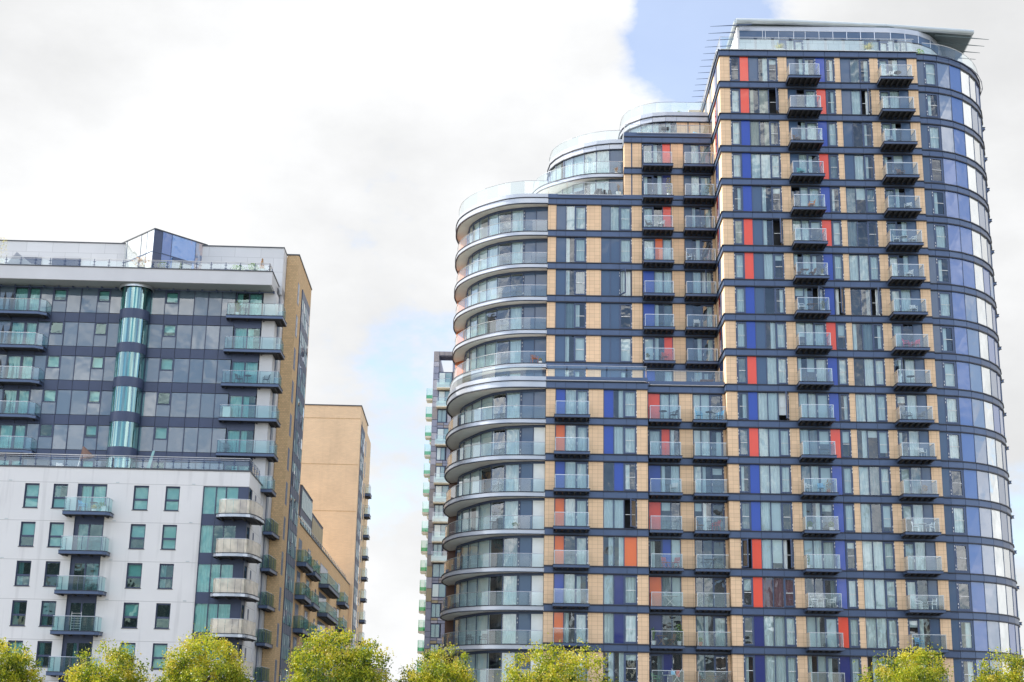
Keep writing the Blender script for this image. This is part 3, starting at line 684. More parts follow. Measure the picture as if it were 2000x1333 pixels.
# ================================================================== WHITE BLOCK AND DARK GLASS TOWER (left)
def holed_wall(mb, u0, u1, z0, z1, holes, d, dr, mat, rev=None):
    us = sorted({u0, u1} | {h[0] for h in holes} | {h[1] for h in holes}); zs = sorted({z0, z1} | {h[2] for h in holes} | {h[3] for h in holes})
    us = [u for u in us if u0 <= u <= u1]; zs = [z for z in zs if z0 <= z <= z1]
    for a, b in zip(us, us[1:]):
        for c, e in zip(zs, zs[1:]):
            mu, mz = (a+b)/2, (c+e)/2
            if any(h[0] < mu < h[1] and h[2] < mz < h[3] for h in holes): continue
            mb.quad([(a, d, c), (b, d, c), (b, d, e), (a, d, e)], mat)
    for a, b, c, e in holes:
        mb.quad([(a,d,c),(a,dr,c),(a,dr,e),(a,d,e)], rev or mat); mb.quad([(b,d,c),(b,dr,c),(b,dr,e),(b,d,e)], rev or mat)
        mb.quad([(a,d,c),(b,d,c),(b,dr,c),(a,dr,c)], rev or mat); mb.quad([(a,d,e),(b,d,e),(b,dr,e),(a,dr,e)], rev or mat)
B = frame_root('white_apartment_block', FL, 'white concrete apartment block with punched windows, at lower left below the dark glass tower', 'apartment building')
holes = []; cols = [(-20.9,-19.8),(-16.75,-15.68),(-14.62,-13.55),(-8.61,-7.5),(-6.23,-5.17)]
ZT = 19.28
for k in range(7):
    for a, b in cols: holes.append((a, b, ZT-2.9*k-1.84, ZT-2.9*k))
holes.append((-12.82, -10.62, 0., ZT+.05)); holes.append((-26.5, -24.3, 0., ZT+.05)); holes.append((-3.43, 0., 0., ZT+.08))
wl = MB(); holed_wall(wl, -30., 0., 0., 20.5, holes, 0., .22, 'concrete', 'frame')
wl.quad([(0,0,ZT+.08),(0,6.56,ZT+.08),(0,6.56,20.5),(0,0,20.5)], 'concrete'); wl.quad([(0,1.75,0),(0,6.56,0),(0,6.56,ZT+.08),(0,1.75,ZT+.08)], 'concrete')
wl.quad([(-30,0,0),(-30,7,0),(-30,7,20.5),(-30,0,20.5)], 'concrete')
wl.build('wall', B)
mb = MB(); mb.prism([(-30,1.3),(-3.3,1.3),(-1.4,1.5),(-1.4,6.5),(-30,6.5)], 0, 20.3, 'room'); mb.build('interior_core', B)
mb = MB(); mb.box(-30, .05, -.05, .25, 20.5, 20.62, 'coping'); mb.box(-.2, .05, .25, 6.5, 20.5, 20.62, 'coping'); mb.box(-30, -.2, .25, 6.56, 20.3, 20.45, 'render'); mb.build('parapet_coping', B)
def punched(parent, a, b, z1, h, d, mood, gl='teal', lower='dark', open_=0.):
    fr = MB(); pn = MB(); cu = MB(); z0 = z1-h; w = .075
    fr.box(a, a+w, d, d+.08, z0+w, z1-w, 'slate'); fr.box(b-w, b, d, d+.08, z0+w, z1-w, 'slate'); fr.box(a, b, d, d+.08, z0, z0+w*1.2, 'slate'); fr.box(a, b, d, d+.08, z1-w*1.5, z1, 'slate')
    zm = z0+h*.43; fr.box(a+w, b-w, d-.01, d+.08, zm-.06, zm+.08, 'slate'); fr.box(a-.05, b+.05, -.04, d, z0-.05, z0, 'coping')
    glaze(pn, a+w, b-w, d+.05-open_, zm+.08, z1-w*1.5, gl, .01); glaze(pn, a+w, b-w, d+.05, z0+w, zm-.06, gl, .01)
    r = R.random()
    if r < .35: cu.sheet([(a+.05, d+.2), (b-.05, d+.2)], zm, z1, 'curtain')
    elif r < .55: cu.sheet([(a+.05, d+.2), (b-.05, d+.2)], z0, z1, 'curtain')
    elif r < .8: wavy(cu, a+.05, a+.45, d+.2, z0, z1, 'curtaindark')
    if lower == 'frost': cu.sheet([(a+.06, d+.12), (b-.06, d+.12)], z0, zm, 'curtain')
    o = fr.build('window', parent); pn.build('pane', o)
    if cu.f: cu.build('curtain', o)
for k in range(7):
    for a, b in cols: punched(B, a, b, ZT-2.9*k, 1.84, .15, '', lower='frost' if k == 0 else 'dark')
for (a, b) in ((-12.82, -10.62), (-26.5, -24.3)):
    for k in range(7):
        zt = ZT-2.9*k+.05; zb = zt-2.25; fr = MB(); pn = MB(); cu = MB()
        m = (a+b)/2-.05
        fr.box(a, b, .14, .22, zb-.65, zb, 'slate'); fr.box(a+.2, a+.3, .14, .22, zb, zt, 'slate'); fr.box(a, a+.2, .16, .22, zb, zt, 'slate'); fr.box(b-.12, b, .14, .22, zb, zt, 'slate')
        fr.box(a, b, .14, .22, zt-.14, zt, 'slate'); fr.box(m, m+.12, .12, .22, zb, zt-.14, 'slate'); fr.box(a+.3, b-.12, .14, .22, zb, zb+.06, 'slate')
        glaze(pn, a+.3, m, .18, zb+.06, zt-.14, 'teal', .008); glaze(pn, m+.12, b-.12, .18, zb+.06, zt-.14, 'teal', .008)
        for x0, x1 in ((a+.3, m), (m+.12, b-.12)): dress(cu, x0, x1, .34, zb, zt-.14, 'dark' if k else 'mixed')
        o = fr.build('window', B); pn.build('pane', o)
        if cu.f: cu.build('curtain', o)
def deep_balcony(parent, poly, z, gl, h=1.08, thick=.27, perf=False, name='balcony'):
    """poly: plan polyline from left end at the wall round the front to the right end at the wall"""
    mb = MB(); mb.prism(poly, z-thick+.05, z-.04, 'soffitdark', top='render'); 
    mb.strip(poly, .0, .05, z-thick+.03, z-.03, 'band' if not perf else 'fascia'); mb.strip(poly, -.04, .09, z-.028, z+.02, 'lip'); mb.strip(poly, -.03, .07, z-thick, z-thick+.028, 'lip')
    b = mb.build(name, parent)
    xs = [p[0] for p in poly]; ys = [p[1] for p in poly]; jb = MB()
    for i in range(4):
        c = min(xs)+.3+(max(xs)-min(xs)-.6)*i/3; jb.box(c-.05, c+.05, min(ys)+.25, max(ys)-.05, z-thick-.06, z-thick+.04, 'joist')
    jb.build('joists', b)
    g = MB(); r = MB(); P = offset(poly, -.1); zt = z+h
    for a, c in zip(P, P[1:]):
        L = math.hypot(c[0]-a[0], c[1]-a[1]); n = max(1, round(L/1.3))
        for i in range(n):
            t0, t1 = i/n+.01/L, (i+1)/n-.01/L; q0 = (a[0]+(c[0]-a[0])*t0, a[1]+(c[1]-a[1])*t0); q1 = (a[0]+(c[0]-a[0])*t1, a[1]+(c[1]-a[1])*t1)
            g.quad([(*q0, z+.03), (*q1, z+.03), (*q1, zt-.03), (*q0, zt-.03)], gl)
            if L > 1.0 or not perf: r.bar((*q0, z), (*q0, zt), .018, 'steel' if perf else 'frame', 5)
        r.bar((*a, zt-.02), (*c, zt-.02), .024, 'steel', 5)
    g.build('mesh_panel' if perf else 'glass_panel', b); r.build('handrail', b)
    return b
for k in range(6):
    z = 17.07-2.9*k
    deep_balcony(B, [(-13.38,0),(-13.38,-1.3),(-10.25,-1.3),(-10.02,-1.),(-10.02,0)], z, 'railgreen')
    deep_balcony(B, [(-26.9,0),(-26.9,-1.3),(-22.6,-1.3),(-22.35,-1.),(-22.35,0)], z, 'railgreen')
    deep_balcony(B, smooth_pl([(-2.0,0),(-2.08,-1.1),(-1.8,-1.65),(-.8,-1.95),(.2,-1.9),(.62,-1.5),(.85,-.5),(.95,.6),(.95,2.1),(0,2.1)], 2), z, 'perf', perf=True)
    # corner glazing
    zt = ZT+.08-2.9*k; zb = zt-2.09; fr = MB(); pn = MB(); cu = MB()
    for a, b, kind in ((-3.43,-2.45,'g'),(-2.45,-1.71,'g'),(-1.71,-.77,'g')):
        glaze(pn, a+.04, b-.04, .1, zb, zt-.05, 'teal', .008)
        if R.random() < .75: (wavy if k else lambda c_, x0, x1, d_, q0, q1, m_: c_.sheet([(x0, d_), (x1, d_)], q0, q1, m_))(cu, a+.05, b-.05, .24, zb, zt, 'curtain')
    for a in (-3.40,-2.45,-1.71,-.77): fr.box(a-.035, a+.035, .06, .16, zb-.81, zt, 'slate')
    fr.box(-3.43, -2.49, .09, .15, zb-.81, zb, 'slate'); fr.box(-2.41, -1.75, .09, .15, zb-.81, zb, 'slate'); fr.box(-1.67, -.81, .09, .15, zb-.81, zb, 'slate')
    fr.box(-.735, -.02, .05, .2, zb-.81, zt, 'slate'); fr.box(-.1, -.02, .2, 1.75, zb-.81, zb, 'slate'); fr.box(-3.43, -.02, .06, .16, zt-.05, zt, 'slate')
    fr.box(-.1, -.02, .2, .45, zb, zt, 'slate'); fr.box(-.1, -.02, 1.6, 1.75, zb, zt, 'slate')
    pn.quad([(-.06,.45,zb),(-.06,1.6,zb),(-.06,1.6,zt),(-.06,.45,zt)], 'teal')
    o = fr.build('window', B); pn.build('pane', o)
    if cu.f: cu.build('curtain', o)
    s = MB(); s.box(-.02, .02, 3.2, 3.75, zb+.4, zt-.1, 'frame'); s.box(.0, .025, 3.27, 3.68, zb+.46, zt-.16, 'navypanel'); s.build('side_window', B)
v = MB()
for k in range(6):
    for u in (-19.1,-18.0,-10.,-4.3): v.box(u, u+.25, -.03, 0.02, ZT-2.9*k+.17, ZT-2.9*k+.23, 'palepanel')
v.build('wall_vent', B)
def post_rail(parent, pts, z, h, gl='rail', step=1.17, double=True):
    g = MB(); r = MB()
    for a, b in zip(pts, pts[1:]):
        L = math.hypot(b[0]-a[0], b[1]-a[1]); n = max(1, round(L/step))
        for i in range(n+1):
            p_ = (a[0]+(b[0]-a[0])*i/n, a[1]+(b[1]-a[1])*i/n); r.bar((*p_, z), (*p_, z+h), .03, 'frame', 6)
            for hh in (.15, .62*h): r.bar((p_[0]-.11, p_[1]-.02, z+hh), (p_[0]+.11, p_[1]-.02, z+hh), .022, 'frame', 5)
            if i < n:
                q = (a[0]+(b[0]-a[0])*(i+1)/n, a[1]+(b[1]-a[1])*(i+1)/n); e = .05/step
                A = (p_[0]+(q[0]-p_[0])*e, p_[1]+(q[1]-p_[1])*e); C = (q[0]-(q[0]-p_[0])*e, q[1]-(q[1]-p_[1])*e)
                g.quad([(*A, z+.06), (*C, z+.06), (*C, z+h*.74), (*A, z+h*.74)], gl)
        r.bar((*a, z+h), (*b, z+h), .032, 'steel', 6)
        if double: r.bar((*a, z+h*.84), (*b, z+h*.84), .02, 'steel', 5)
    o = g.build('balustrade', parent); r.build('handrail', o)
post_rail(B, [(-30,.12),(-.1,.12),(-.1,5.2)], 20.62, .92)

D = frame_root('dark_glass_tower', FL, 'dark grey glass tower with a round glass bay and white roof terrace', 'apartment building')
d0 = 6.56; US = [-30.4,-29.3,-28.2,-27.1,-26.,-24.9,-23.8,-22.6,-21.4,-20.2,-19.2,-18.2,-17.05,-15.9,-14.55,-13.5,-12.45,-11.3,-10.15,-8.98,-7.85,-6.58,-5.44,-4.31,-3.2]
wn_cols = {(-18.2,-17.05),(-14.55,-13.5),(-8.98,-7.85)}; door_cols = {(-21.4,-20.2),(-20.2,-19.2),(-26.,-24.9),(-24.9,-23.8)}
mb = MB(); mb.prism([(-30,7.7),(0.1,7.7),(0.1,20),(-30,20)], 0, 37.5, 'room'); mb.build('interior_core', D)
for r in range(7):
    zt = 36.75 if r == 0 else 33.77-2.865*(r-1); zb = 34.59-2.865*r
    sp = MB()
    for a, b in zip(US, US[1:]): sp.box(a+.02, b-.02, d0-.02, d0+.1, zb-.80, zb-.02, 'slate')
    sp.box(-30.4, -3.2, d0+.03, d0+1.2, zb-.82, zb, 'lip'); sp.box(-3.2, -.93, d0-.02, d0+1., zb-.82, zb, 'slate')
    sp.build('spandrel', D)
    fr = MB(); pl = MB()
    for a, b in zip(US, US[1:]):
        fr.box(a-.03, a+.03, d0-.04, d0+.08, zb, zt, 'slate')
        if (a, b) in wn_cols:
            zm = zt-1.02 if r else zb+1.0; top = zt-.06 if r else zt-.25; wf = MB(); pn = MB(); cu = MB()
            pl.box(a+.03, b-.03, d0, d0+.06, zb+.03, zm-.05, 'greypanel')
            wf.box(a+.03, b-.03, d0-.03, d0+.1, zm-.05, zm+.05, 'slate'); wf.box(a+.03, a+.12, d0-.03, d0+.08, zm+.05, top, 'slate'); wf.box(b-.12, b-.03, d0-.03, d0+.08, zm+.05, top, 'slate'); wf.box(a+.03, b-.03, d0-.03, d0+.08, top, zt, 'slate')
            o_ = .12 if (r, a) in ((1,-14.55),(2,-14.55),(3,-8.98),(1,-18.2)) else 0
            pn.quad([(a+.12,d0+.03-o_,zm+.05),(b-.12,d0+.03-o_,zm+.05),(b-.12,d0+.03,top),(a+.12,d0+.03,top)], 'teal')
            o = wf.build('window', D); pn.build('pane', o)
            if R.random() < .7: cu.sheet([(a+.1, d0+.25), (b-.1, d0+.25)], zm+.5*R.random(), top, 'curtain'); cu.build('curtain', o)
        elif (a, b) in door_cols:
            wf = MB(); pn = MB(); cu = MB()
            glaze(pn, a+.1, b-.1, d0+.03, zb+.05, zt-.15, 'teal', .008); wf.box(a+.03, a+.1, d0-.03, d0+.08, zb, zt-.15, 'slate'); wf.box(b-.1, b-.03, d0-.03, d0+.08, zb, zt-.15, 'slate'); wf.box(a+.03, b-.03, d0-.03, d0+.08, zt-.15, zt, 'slate')
            dress(cu, a+.1, b-.1, d0+.25, zb, zt-.15, 'drape'); o = wf.build('balcony_door', D); pn.build('pane', o)
            if cu.f: cu.build('curtain', o)
        else: glaze(pl, a+.03, b-.03, d0+.02, zb+.03, zt-.03, 'greypanel', .02)
    o = fr.build('curtain_wall', D); pl.build('glazing', o)
    for a, b in ((-3.1,-2.06),(-2.06,-.98)):
        wf = MB(); pn = MB(); cu = MB()
        wf.box(a-.04, a+.05, d0-.04, d0+.1, zb, zt, 'slate'); wf.box(a+.05, b, d0-.03, d0+.1, zt-.16, zt, 'slate'); wf.box(b-.04, b, d0-.03, d0+.09, zb, zt-.16, 'slate')
        glaze(pn, a+.05, b-.04, d0+.03, zb+.03, zt-.16, 'teal', .01); dress(cu, a+.05, b-.04, d0+.25, zb, zt-.16, 'mixed')
        o = wf.build('balcony_door', D); pn.build('pane', o)
        if cu.f: cu.build('curtain', o)
    if r < 6:
        z = 34.50-2.865*r
        deep_balcony(D, [(-3.72,d0),(-3.72,5.75),(.88,5.75),(.88,8.05),(.16,8.05)], z, 'railgreen')
        deep_balcony(D, [(-27.5,d0),(-27.5,5.3),(-18.9,5.3),(-18.35,5.7),(-18.35,d0)], z-.22, 'railgreen')
mb = MB(); mb.box(-.90, .14, d0-.0, d0+1.5, 0, 36.75, 'render'); mb.box(.0, .12, d0+1.5, 8.9, 0, 36.75, 'frame')
mb.box(-.1, .26, 8.9, 10.5, 0, 37.9, 'render'); mb.build('pier', D)
# nook balconies beside the brick wing are part of this tower
for k in range(8):
    z = 17.0-2.9*k if k < 6 else None
    if z is None: continue
    deep_balcony(D, [(.27,10.4),(.27,7.1),(.88,7.1),(1.05,10.4)], z, 'raildark')
cy = MB(); gy = MB(); by = MB(); cx, cd, rr = -11.3, 6.15, 1.16
def arc(rad, n=28, a0=-180, a1=0): return [(cx+rad*math.cos(math.radians(a0+(a1-a0)*i/n)), cd+rad*math.sin(math.radians(a0+(a1-a0)*i/n))) for i in range(n+1)]
for r in range(7):
    zt = 36.75 if r == 0 else 33.84-2.865*(r-1); zb = 34.66-2.865*r
    pl = arc(rr); gy.sheet(pl, zb, zt, 'cylglass'); by.strip(pl, -.1, .03, zb-.80, zb, 'slate')
    for i in (9, 19): by.bar((*pl[i], zb), (*pl[i], zt), .025, 'frame', 5)
m, nt, out = new_mat('cylinder glass'); M['cylglass'] = m
b_ = nt.nodes.new('ShaderNodeBsdfGlossy'); b_.inputs['Roughness'].default_value = .05; b_.inputs['Color'].default_value = (.62, .86, .82, 1)
tr = nt.nodes.new('ShaderNodeBsdfTransparent'); tr.inputs[0].default_value = (.30, .62, .58, 1); mx = nt.nodes.new('ShaderNodeMixShader'); mx.inputs[0].default_value = .30
nt.links.new(tr.outputs[0], mx.inputs[1]); nt.links.new(b_.outputs[0], mx.inputs[2]); nt.links.new(mx.outputs[0], out.inputs[0])
o = by.build('round_bay', D); gy.build('curved_glass', o)
cu = MB()
for r in range(7):
    zt = 36.7 if r == 0 else 33.8-2.865*(r-1); zb = 34.7-2.865*r; P = arc(rr-.12, 60)
    for i0, i1, mt in ((3, 15, 'curtain'), (15, 18, 'curtaindark'), (24, 27, 'bluep'), (30, 36, 'curtain'), (36, 40, 'curtaindark'), (44, 48, 'curtaindark')):  # curtain strips imitate the stripes of buildings reflected in the round glass
        sft = R.randint(-2, 2); seg = P[max(0,i0+sft):i1+sft+1]; cu.sheet([(x+.03*math.sin(7*x), y) for x, y in seg], zb, zt, mt)
cu.build('curtain', o)
mb = MB(); mb.prism(arc(rr+.18, 28, -180, 180)[:-1], 36.58, 36.72, 'soffitdark'); mb.strip(arc(rr+.18, 40, -200, 20), -.02, .05, 36.5, 36.74, 'steel'); mb.build('ring', o)
# roof terrace slab, fascia, rails and penthouse
mb = MB(); mb.prism([(-30,4.42),(.02,4.42),(.02,8.6),(-30,8.6)], 36.76, 37.6, 'render', bot='graysoffit'); mb.box(-30, .02, 4.4, 4.55, 36.74, 37.84, 'render'); mb.box(-.13, .02, 4.55, 9.2, 36.74, 37.84, 'render')
mb.box(-30, .08, 4.35, 4.6, 37.84, 37.93, 'coping'); mb.box(-.18, .08, 4.6, 9.2, 37.84, 37.93, 'coping'); mb.build('terrace', D)
mb = MB(); mb.bar((-30,6.2,36.62),(.0,6.2,36.62), .035, 'frame'); 
for i in range(26): mb.box(-29.6+1.18*i, -29.5+1.18*i, 6.15, 6.5, 36.6, 36.76, 'frame')
mb.build('sun_rail', D)
post_rail(D, [(-30,4.5),(-.25,4.5),(-.25,6.)], 37.93, .68, step=1.2)
mb = MB(); mb.box(-30, .26, 8.5, 10.5, 37.2, 41.3, 'penth'); mb.box(-30, .3, 8.45, 8.7, 41.3, 41.4, 'coping'); mb.box(.05, .3, 8.7, 10.5, 41.3, 41.4, 'coping'); mb.box(-30,.0,10.5,20,37,41.2,'penth')
M['penth'] = gridded('penthouse render', (.62, .62, .62), (.45, .45, .45), 2.2, 1.25, 37.9, 0, .03, .03, rough=.8)
mb.build('penthouse_wall', D)
for a, b in ((-29,-26.6),(-22.5,-20.1),(-19.2,-16.8),(-5.6,-3.4),(-2.9,-1.)):
    f = MB(); f.box(a, b, 8.4, 8.52, 37.93, 39.9 if a < -15 else 39.3, 'slate'); f.box(a+.1, (a+b)/2-.05, 8.36, 8.41, 38., 39.2, 'curtain' if a < -15 else 'bluesky'); f.box((a+b)/2+.05, b-.1, 8.36, 8.41, 38., 39.2, 'curtain' if a < -15 else 'violet'); f.build('terrace_door', D)
# glazed wedge
wz0, wz1 = 37.3, 41.5; Lp, Ap, Rp = (-13.62, 8.95), (-9.98, 4.95), (-6.32, 8.85)
w = MB(); p = MB()
def lerp(a, b, t): return (a[0]+(b[0]-a[0])*t, a[1]+(b[1]-a[1])*t)
for (a, b, segs) in ((Lp, Ap, [(0,.04,'steel'),(.04,.18,'bright'),(.18,.62,'bright'),(.62,.80,'bright'),(.80,1,'curtain')]), (Ap, Rp, [(0,.155,'slate'),(.155,.33,'bluesky'),(.33,.78,'wedgeblue'),(.78,.94,'violet'),(.94,1,'slate')])):
    for t0, t1, mt in segs:
        q0, q1 = lerp(a, b, t0), lerp(a, b, t1)
        p.quad([(*q0, wz0), (*q1, wz0), (*q1, wz1), (*q0, wz1)], mt); w.bar((*q0, wz0), (*q0, wz1), .03, 'frame', 5)
    w.strip([a, b], -.05, .06, wz1-.02, wz1+.06, 'coping'); w.strip([lerp(a, b, .02), lerp(a, b, .98)], -.02, .035, 39.55, 39.62, 'frame')
M['wedgeblue'] = mirror_panel('blue wedge glass', (.06, .20, .50), .05, .5)
w.prism([Lp, Ap, Rp], wz1+.06, wz1+.1, 'coping')
o = w.build('glass_wedge', D); p.build('pane', o)
q0, q1 = lerp(Ap, Rp, .36), lerp(Ap, Rp, .72); f = MB(); f.strip([q0, q1], .03, .1, 39.3, 39.5, 'frame'); f.strip([q0, q1], .02, .05, 37.9, 39.3, 'palepanel'); f.build('door', o)

# ================================================================== BRICK WING, STREET BLOCK, PALE TOWER (left side of the street)
K = frame_root('brick_wing', FL, 'narrow tall buff brick wing directly right of the dark glass tower', 'apartment building')
mb = MB(); mb.box(.3, 1.3, 10.5, 20.5, 0, 41.35, 'brick'); mb.box(-20, .3, 10.55, 20.5, 0, 41.2, 'brick'); mb.build('wall', K)
mb = MB(); mb.box(.27, 1.36, 10.44, 10.8, 41.35, 41.47, 'coping'); mb.box(1.0, 1.36, 10.8, 20.56, 41.35, 41.47, 'coping'); mb.build('coping', K)
SW = lambda u0: (lambda a, b, z: (u0-b, a, z))   # side walls that face right: a = depth along the street, b = inward
def side_window(parent, u0, a, b, z0, z1, gl='greypanel', name='window'):
    f = MB(SW(u0)); f.box(a, b, -.01, .05, z0, z1, 'frame'); o = f.build(name, parent)
    p = MB(SW(u0)); p.box(a+.09, b-.09, -.02, .0, z0+.08, (z0+z1)/2-.04, gl); p.box(a+.09, b-.09, -.02, .0, (z0+z1)/2+.04, z1-.08, gl); p.build('pane', o)
for k in range(13):
    side_window(K, 1.3, 10.9, 12.0, 36.9-2.9*k+.3, 38.9-2.9*k+.2, 'navypanel')
def glass_strip(parent, u0, a, b, z0, z1, h=2.9, n=5, name='glazed_strip'):
    k = 0; z = z1
    f = MB(SW(u0)); p = MB(SW(u0))
    while z > z0+.5:
        f.box(a, b, -.075, .04, z-.75, z-.0, 'slate')
        for i in range(n):
            x0 = a+(b-a)*i/n; x1 = a+(b-a)*(i+1)/n
            for zz0, zz1 in ((z-2.85, z-1.75), (z-1.72, z-.78)):
                t = R.uniform(-.015, .015)
                p.quad([(x0+.03, -.07+t, zz0), (x1-.03, -.07-t, zz0), (x1-.03, -.07-t*.5, zz1), (x0+.03, -.07+t*.5, zz1)], R.choice(('stripglass','stripglass','stripglass','greypanel','navypanel')))
            f.box(x0-.03, x0+.03, -.09, .04, z-2.9, z, 'frame')
        f.box(a, b, -.085, .04, z-1.77, z-1.71, 'frame'); z -= h
    o = f.build(name, parent); p.build('pane', o)
M['stripglass'] = mirror_panel('strip glass', (.13, .28, .32), .06, .6, .30)
glass_strip(K, 1.3, 13.75, 19.7, 4, 39.3)

S = frame_root('street_block', FL, 'low buff brick block with glass balconies between brick wing and pale tower', 'apartment building')
mb = MB(); mb.box(-16, 1.3, 20.55, 77, 0, 19.7, 'brick'); mb.box(-.6, 1.25, 20.55, 22.3, 19.7, 20.2, 'brick'); mb.build('wall', S)
mb = MB(); mb.box(.95, 1.38, 22.3, 77, 19.7, 19.82, 'coping'); mb.build('coping', S)
post_rail(S, [(.9,20.8),(.9,76)], 19.82, .9, gl='railgreen', step=1.8, double=False)
mb = MB(); mb.box(-9, -.42, 36., 46.1, 19.7, 25.5, 'slate'); mb.box(-9, -.38, 35.95, 46.15, 25.5, 25.62, 'coping'); mb.box(-9, -.42, 46.15, 58., 19.7, 24.2, 'slate'); mb.box(-9, -.38, 46.16, 58.1, 24.2, 24.32, 'coping'); o = mb.build('penthouse', S)
pp = MB(SW(-.42))
for a, b, zt in ((36.3,46.,25.2),(46.6,57.9,23.9)):
    n = 7
    for i in range(n):
        x0 = a+(b-a)*i/n; x1 = a+(b-a)*(i+1)/n
        pp.box(x0+.06, x1-.06, -.05, -.01, zt-1.9, zt, 'stripglass' if a < 40 else 'cl4'); pp.box(x0+.06, x1-.06, -.05, -.01, zt-4.6, zt-2.7, 'stripglass' if a < 40 else R.choice(('cl4','navypanel')))  # olive on these panes paints in the reflection of the pale tower
pp.build('pane', o)
pf = MB(); pf.box(-2.6, -.9, 35.96, 35.99, 23.2, 25.1, 'teal2'); pf.box(-2.6, -1.5, 35.96, 35.99, 19.9, 22.4, 'navypanel'); M['teal2'] = mirror_panel('teal front glass', (.12, .24, .26), .06); pf.build('front_pane', o)
for k in range(6):
    z = 16.2-2.9*k
    if z < .5: break
    for a, b, uu in ((21.0, 26.4, 2.15), (28.6, 34., 2.15), (40.4, 52.5, 2.3), (60.8, 66.5, 2.25)):
        if a == 60.8 and k == 0: z2 = z
        deep_balcony(S, [(1.3, a), (uu, a), (uu, b), (1.3, b)], z, 'raildark', h=1.1, thick=.4)
        side_window(S, 1.3, a+.8, a+(8.5 if a == 40.4 else 3.4), z+.05, z+2.25, 'navypanel'); 
    for a in (37.5, 57.8, 59.4, 70.5): side_window(S, 1.3, a, a+1., z+.7, z+2.1, 'navypanel')

Pt = frame_root('pale_brick_tower', FL, 'plain pale buff brick tower with one glazed strip, far end of the left street', 'apartment building')
mb = MB(); mb.box(-14, 1.75, 77.1, 89.5, 0, 43., 'brickpale'); mb.box(-14, 1.5, 89.5, 100, 0, 42.6, 'brickpale'); mb.build('wall', Pt)
mb = MB(); mb.box(-14, 1.85, 77.0, 77.4, 43., 43.15, 'coping'); mb.box(1.45, 1.85, 77.4, 89.6, 43., 43.15, 'coping'); mb.build('coping', Pt)
mb = MB()
for z in (41.3, 35.2, 29.1): mb.box(-13.9, 1.7, 77.07, 77.1, z, z+.07, 'brick')
mb.build('movement_joint', Pt)
glass_strip(Pt, 1.75, 78.6, 84.5, 4, 40.9)
for k in range(13): side_window(Pt, 1.75, 87., 88.4, 38.3-2.9*k, 40.4-2.9*k, 'navypanel')
for k in range(13):
    z = 33.6-2.9*k+.3
    if z < 1: break
    deep_balcony(Pt, [(1.5, 92.), (2.3, 92.), (2.3, 94.6), (1.5, 94.6)], z, 'rail', h=1.25, thick=.38)
side_window(Pt, 1.76, 79.2, 80.4, 42.0-.9, 42.0-.5, 'brickpale', 'vent')
F = frame_root('pale_low_building', FL, 'small pale roofed building far off behind the round tree, beside the pale tower', 'building')
mb = MB(); mb.box(-3, 4.6, 98.5, 112, 0, 10.2, 'render'); mb.prism([(-3,98.4),(4.8,98.4),(5.0,112),(-3,112)], 10.2, 10.5, 'fascia'); mb.build('wall', F)
mb = MB(SW(4.6))
for i in range(4): mb.box(99.5+3*i, 101.3+3*i, -.04, 0, 7., 9.6, 'white')
mb.build('window', F)
mb = MB(); mb.box(1.2, 3.0, 98.2, 98.45, 11.2, 13.4, 'railgreen'); mb.box(1.2, 3.0, 98.1, 98.5, 10.5, 11.2, 'coping'); mb.build('rooftop_screen', F)

# ================================================================== GREY CLAD TOWER (far, between)
G = frame_root('grey_clad_tower', FR, 'grey patchwork clad tower with frosted and green balconies, far behind between the two sides', 'apartment building')
gd = 98.
mb = MB(); mb.box(-29.9, -12, gd+.4, gd+16, 0, 54.0, 'lip'); mb.box(-29.9, -29.2, gd+.1, gd+16, 54, 57.1, 'cl1'); mb.box(-27.1, -12, gd+.1, gd+16, 54, 57.1, 'cl1'); mb.box(-29.2,-27.1,gd+.1,gd+3,56.45,57.1,'cl1'); mb.build('wall', G)
cd_ = MB(); rr_ = random.Random(5)
def patch(u0, u1, z0, z1, d=gd):
    cd_.box(u0+.03, u1-.03, d, d+.12, z0+.03, z1-.03, rr_.choice(('cl1','cl1','cl2','cl2','cl3','cl3','cl1','cl4' if z1 < 44 else 'cl2')))
z = 57.1; 
while z > 0:
    h = rr_.choice((.8, 1.0, 1.6, 1.9)); patch(-29.95, -29.15, max(0, z-h), z); z -= h
for c0 in (-29.95,):
    z = 57.1
    while z > 0:
        h = rr_.choice((.8, 1.6)); 
        cd_.box(-29.98, -29.93, gd+.05, gd+7.9, max(0, z-h)+.03, z-.03, rr_.choice(('cl1','cl2','cl3'))); z -= h
for a, b in ((-29.15,-28.4),(-28.4,-27.7),(-27.7,-26.9),(-26.9,-26)): patch(a, b, 56.5, 57.1)
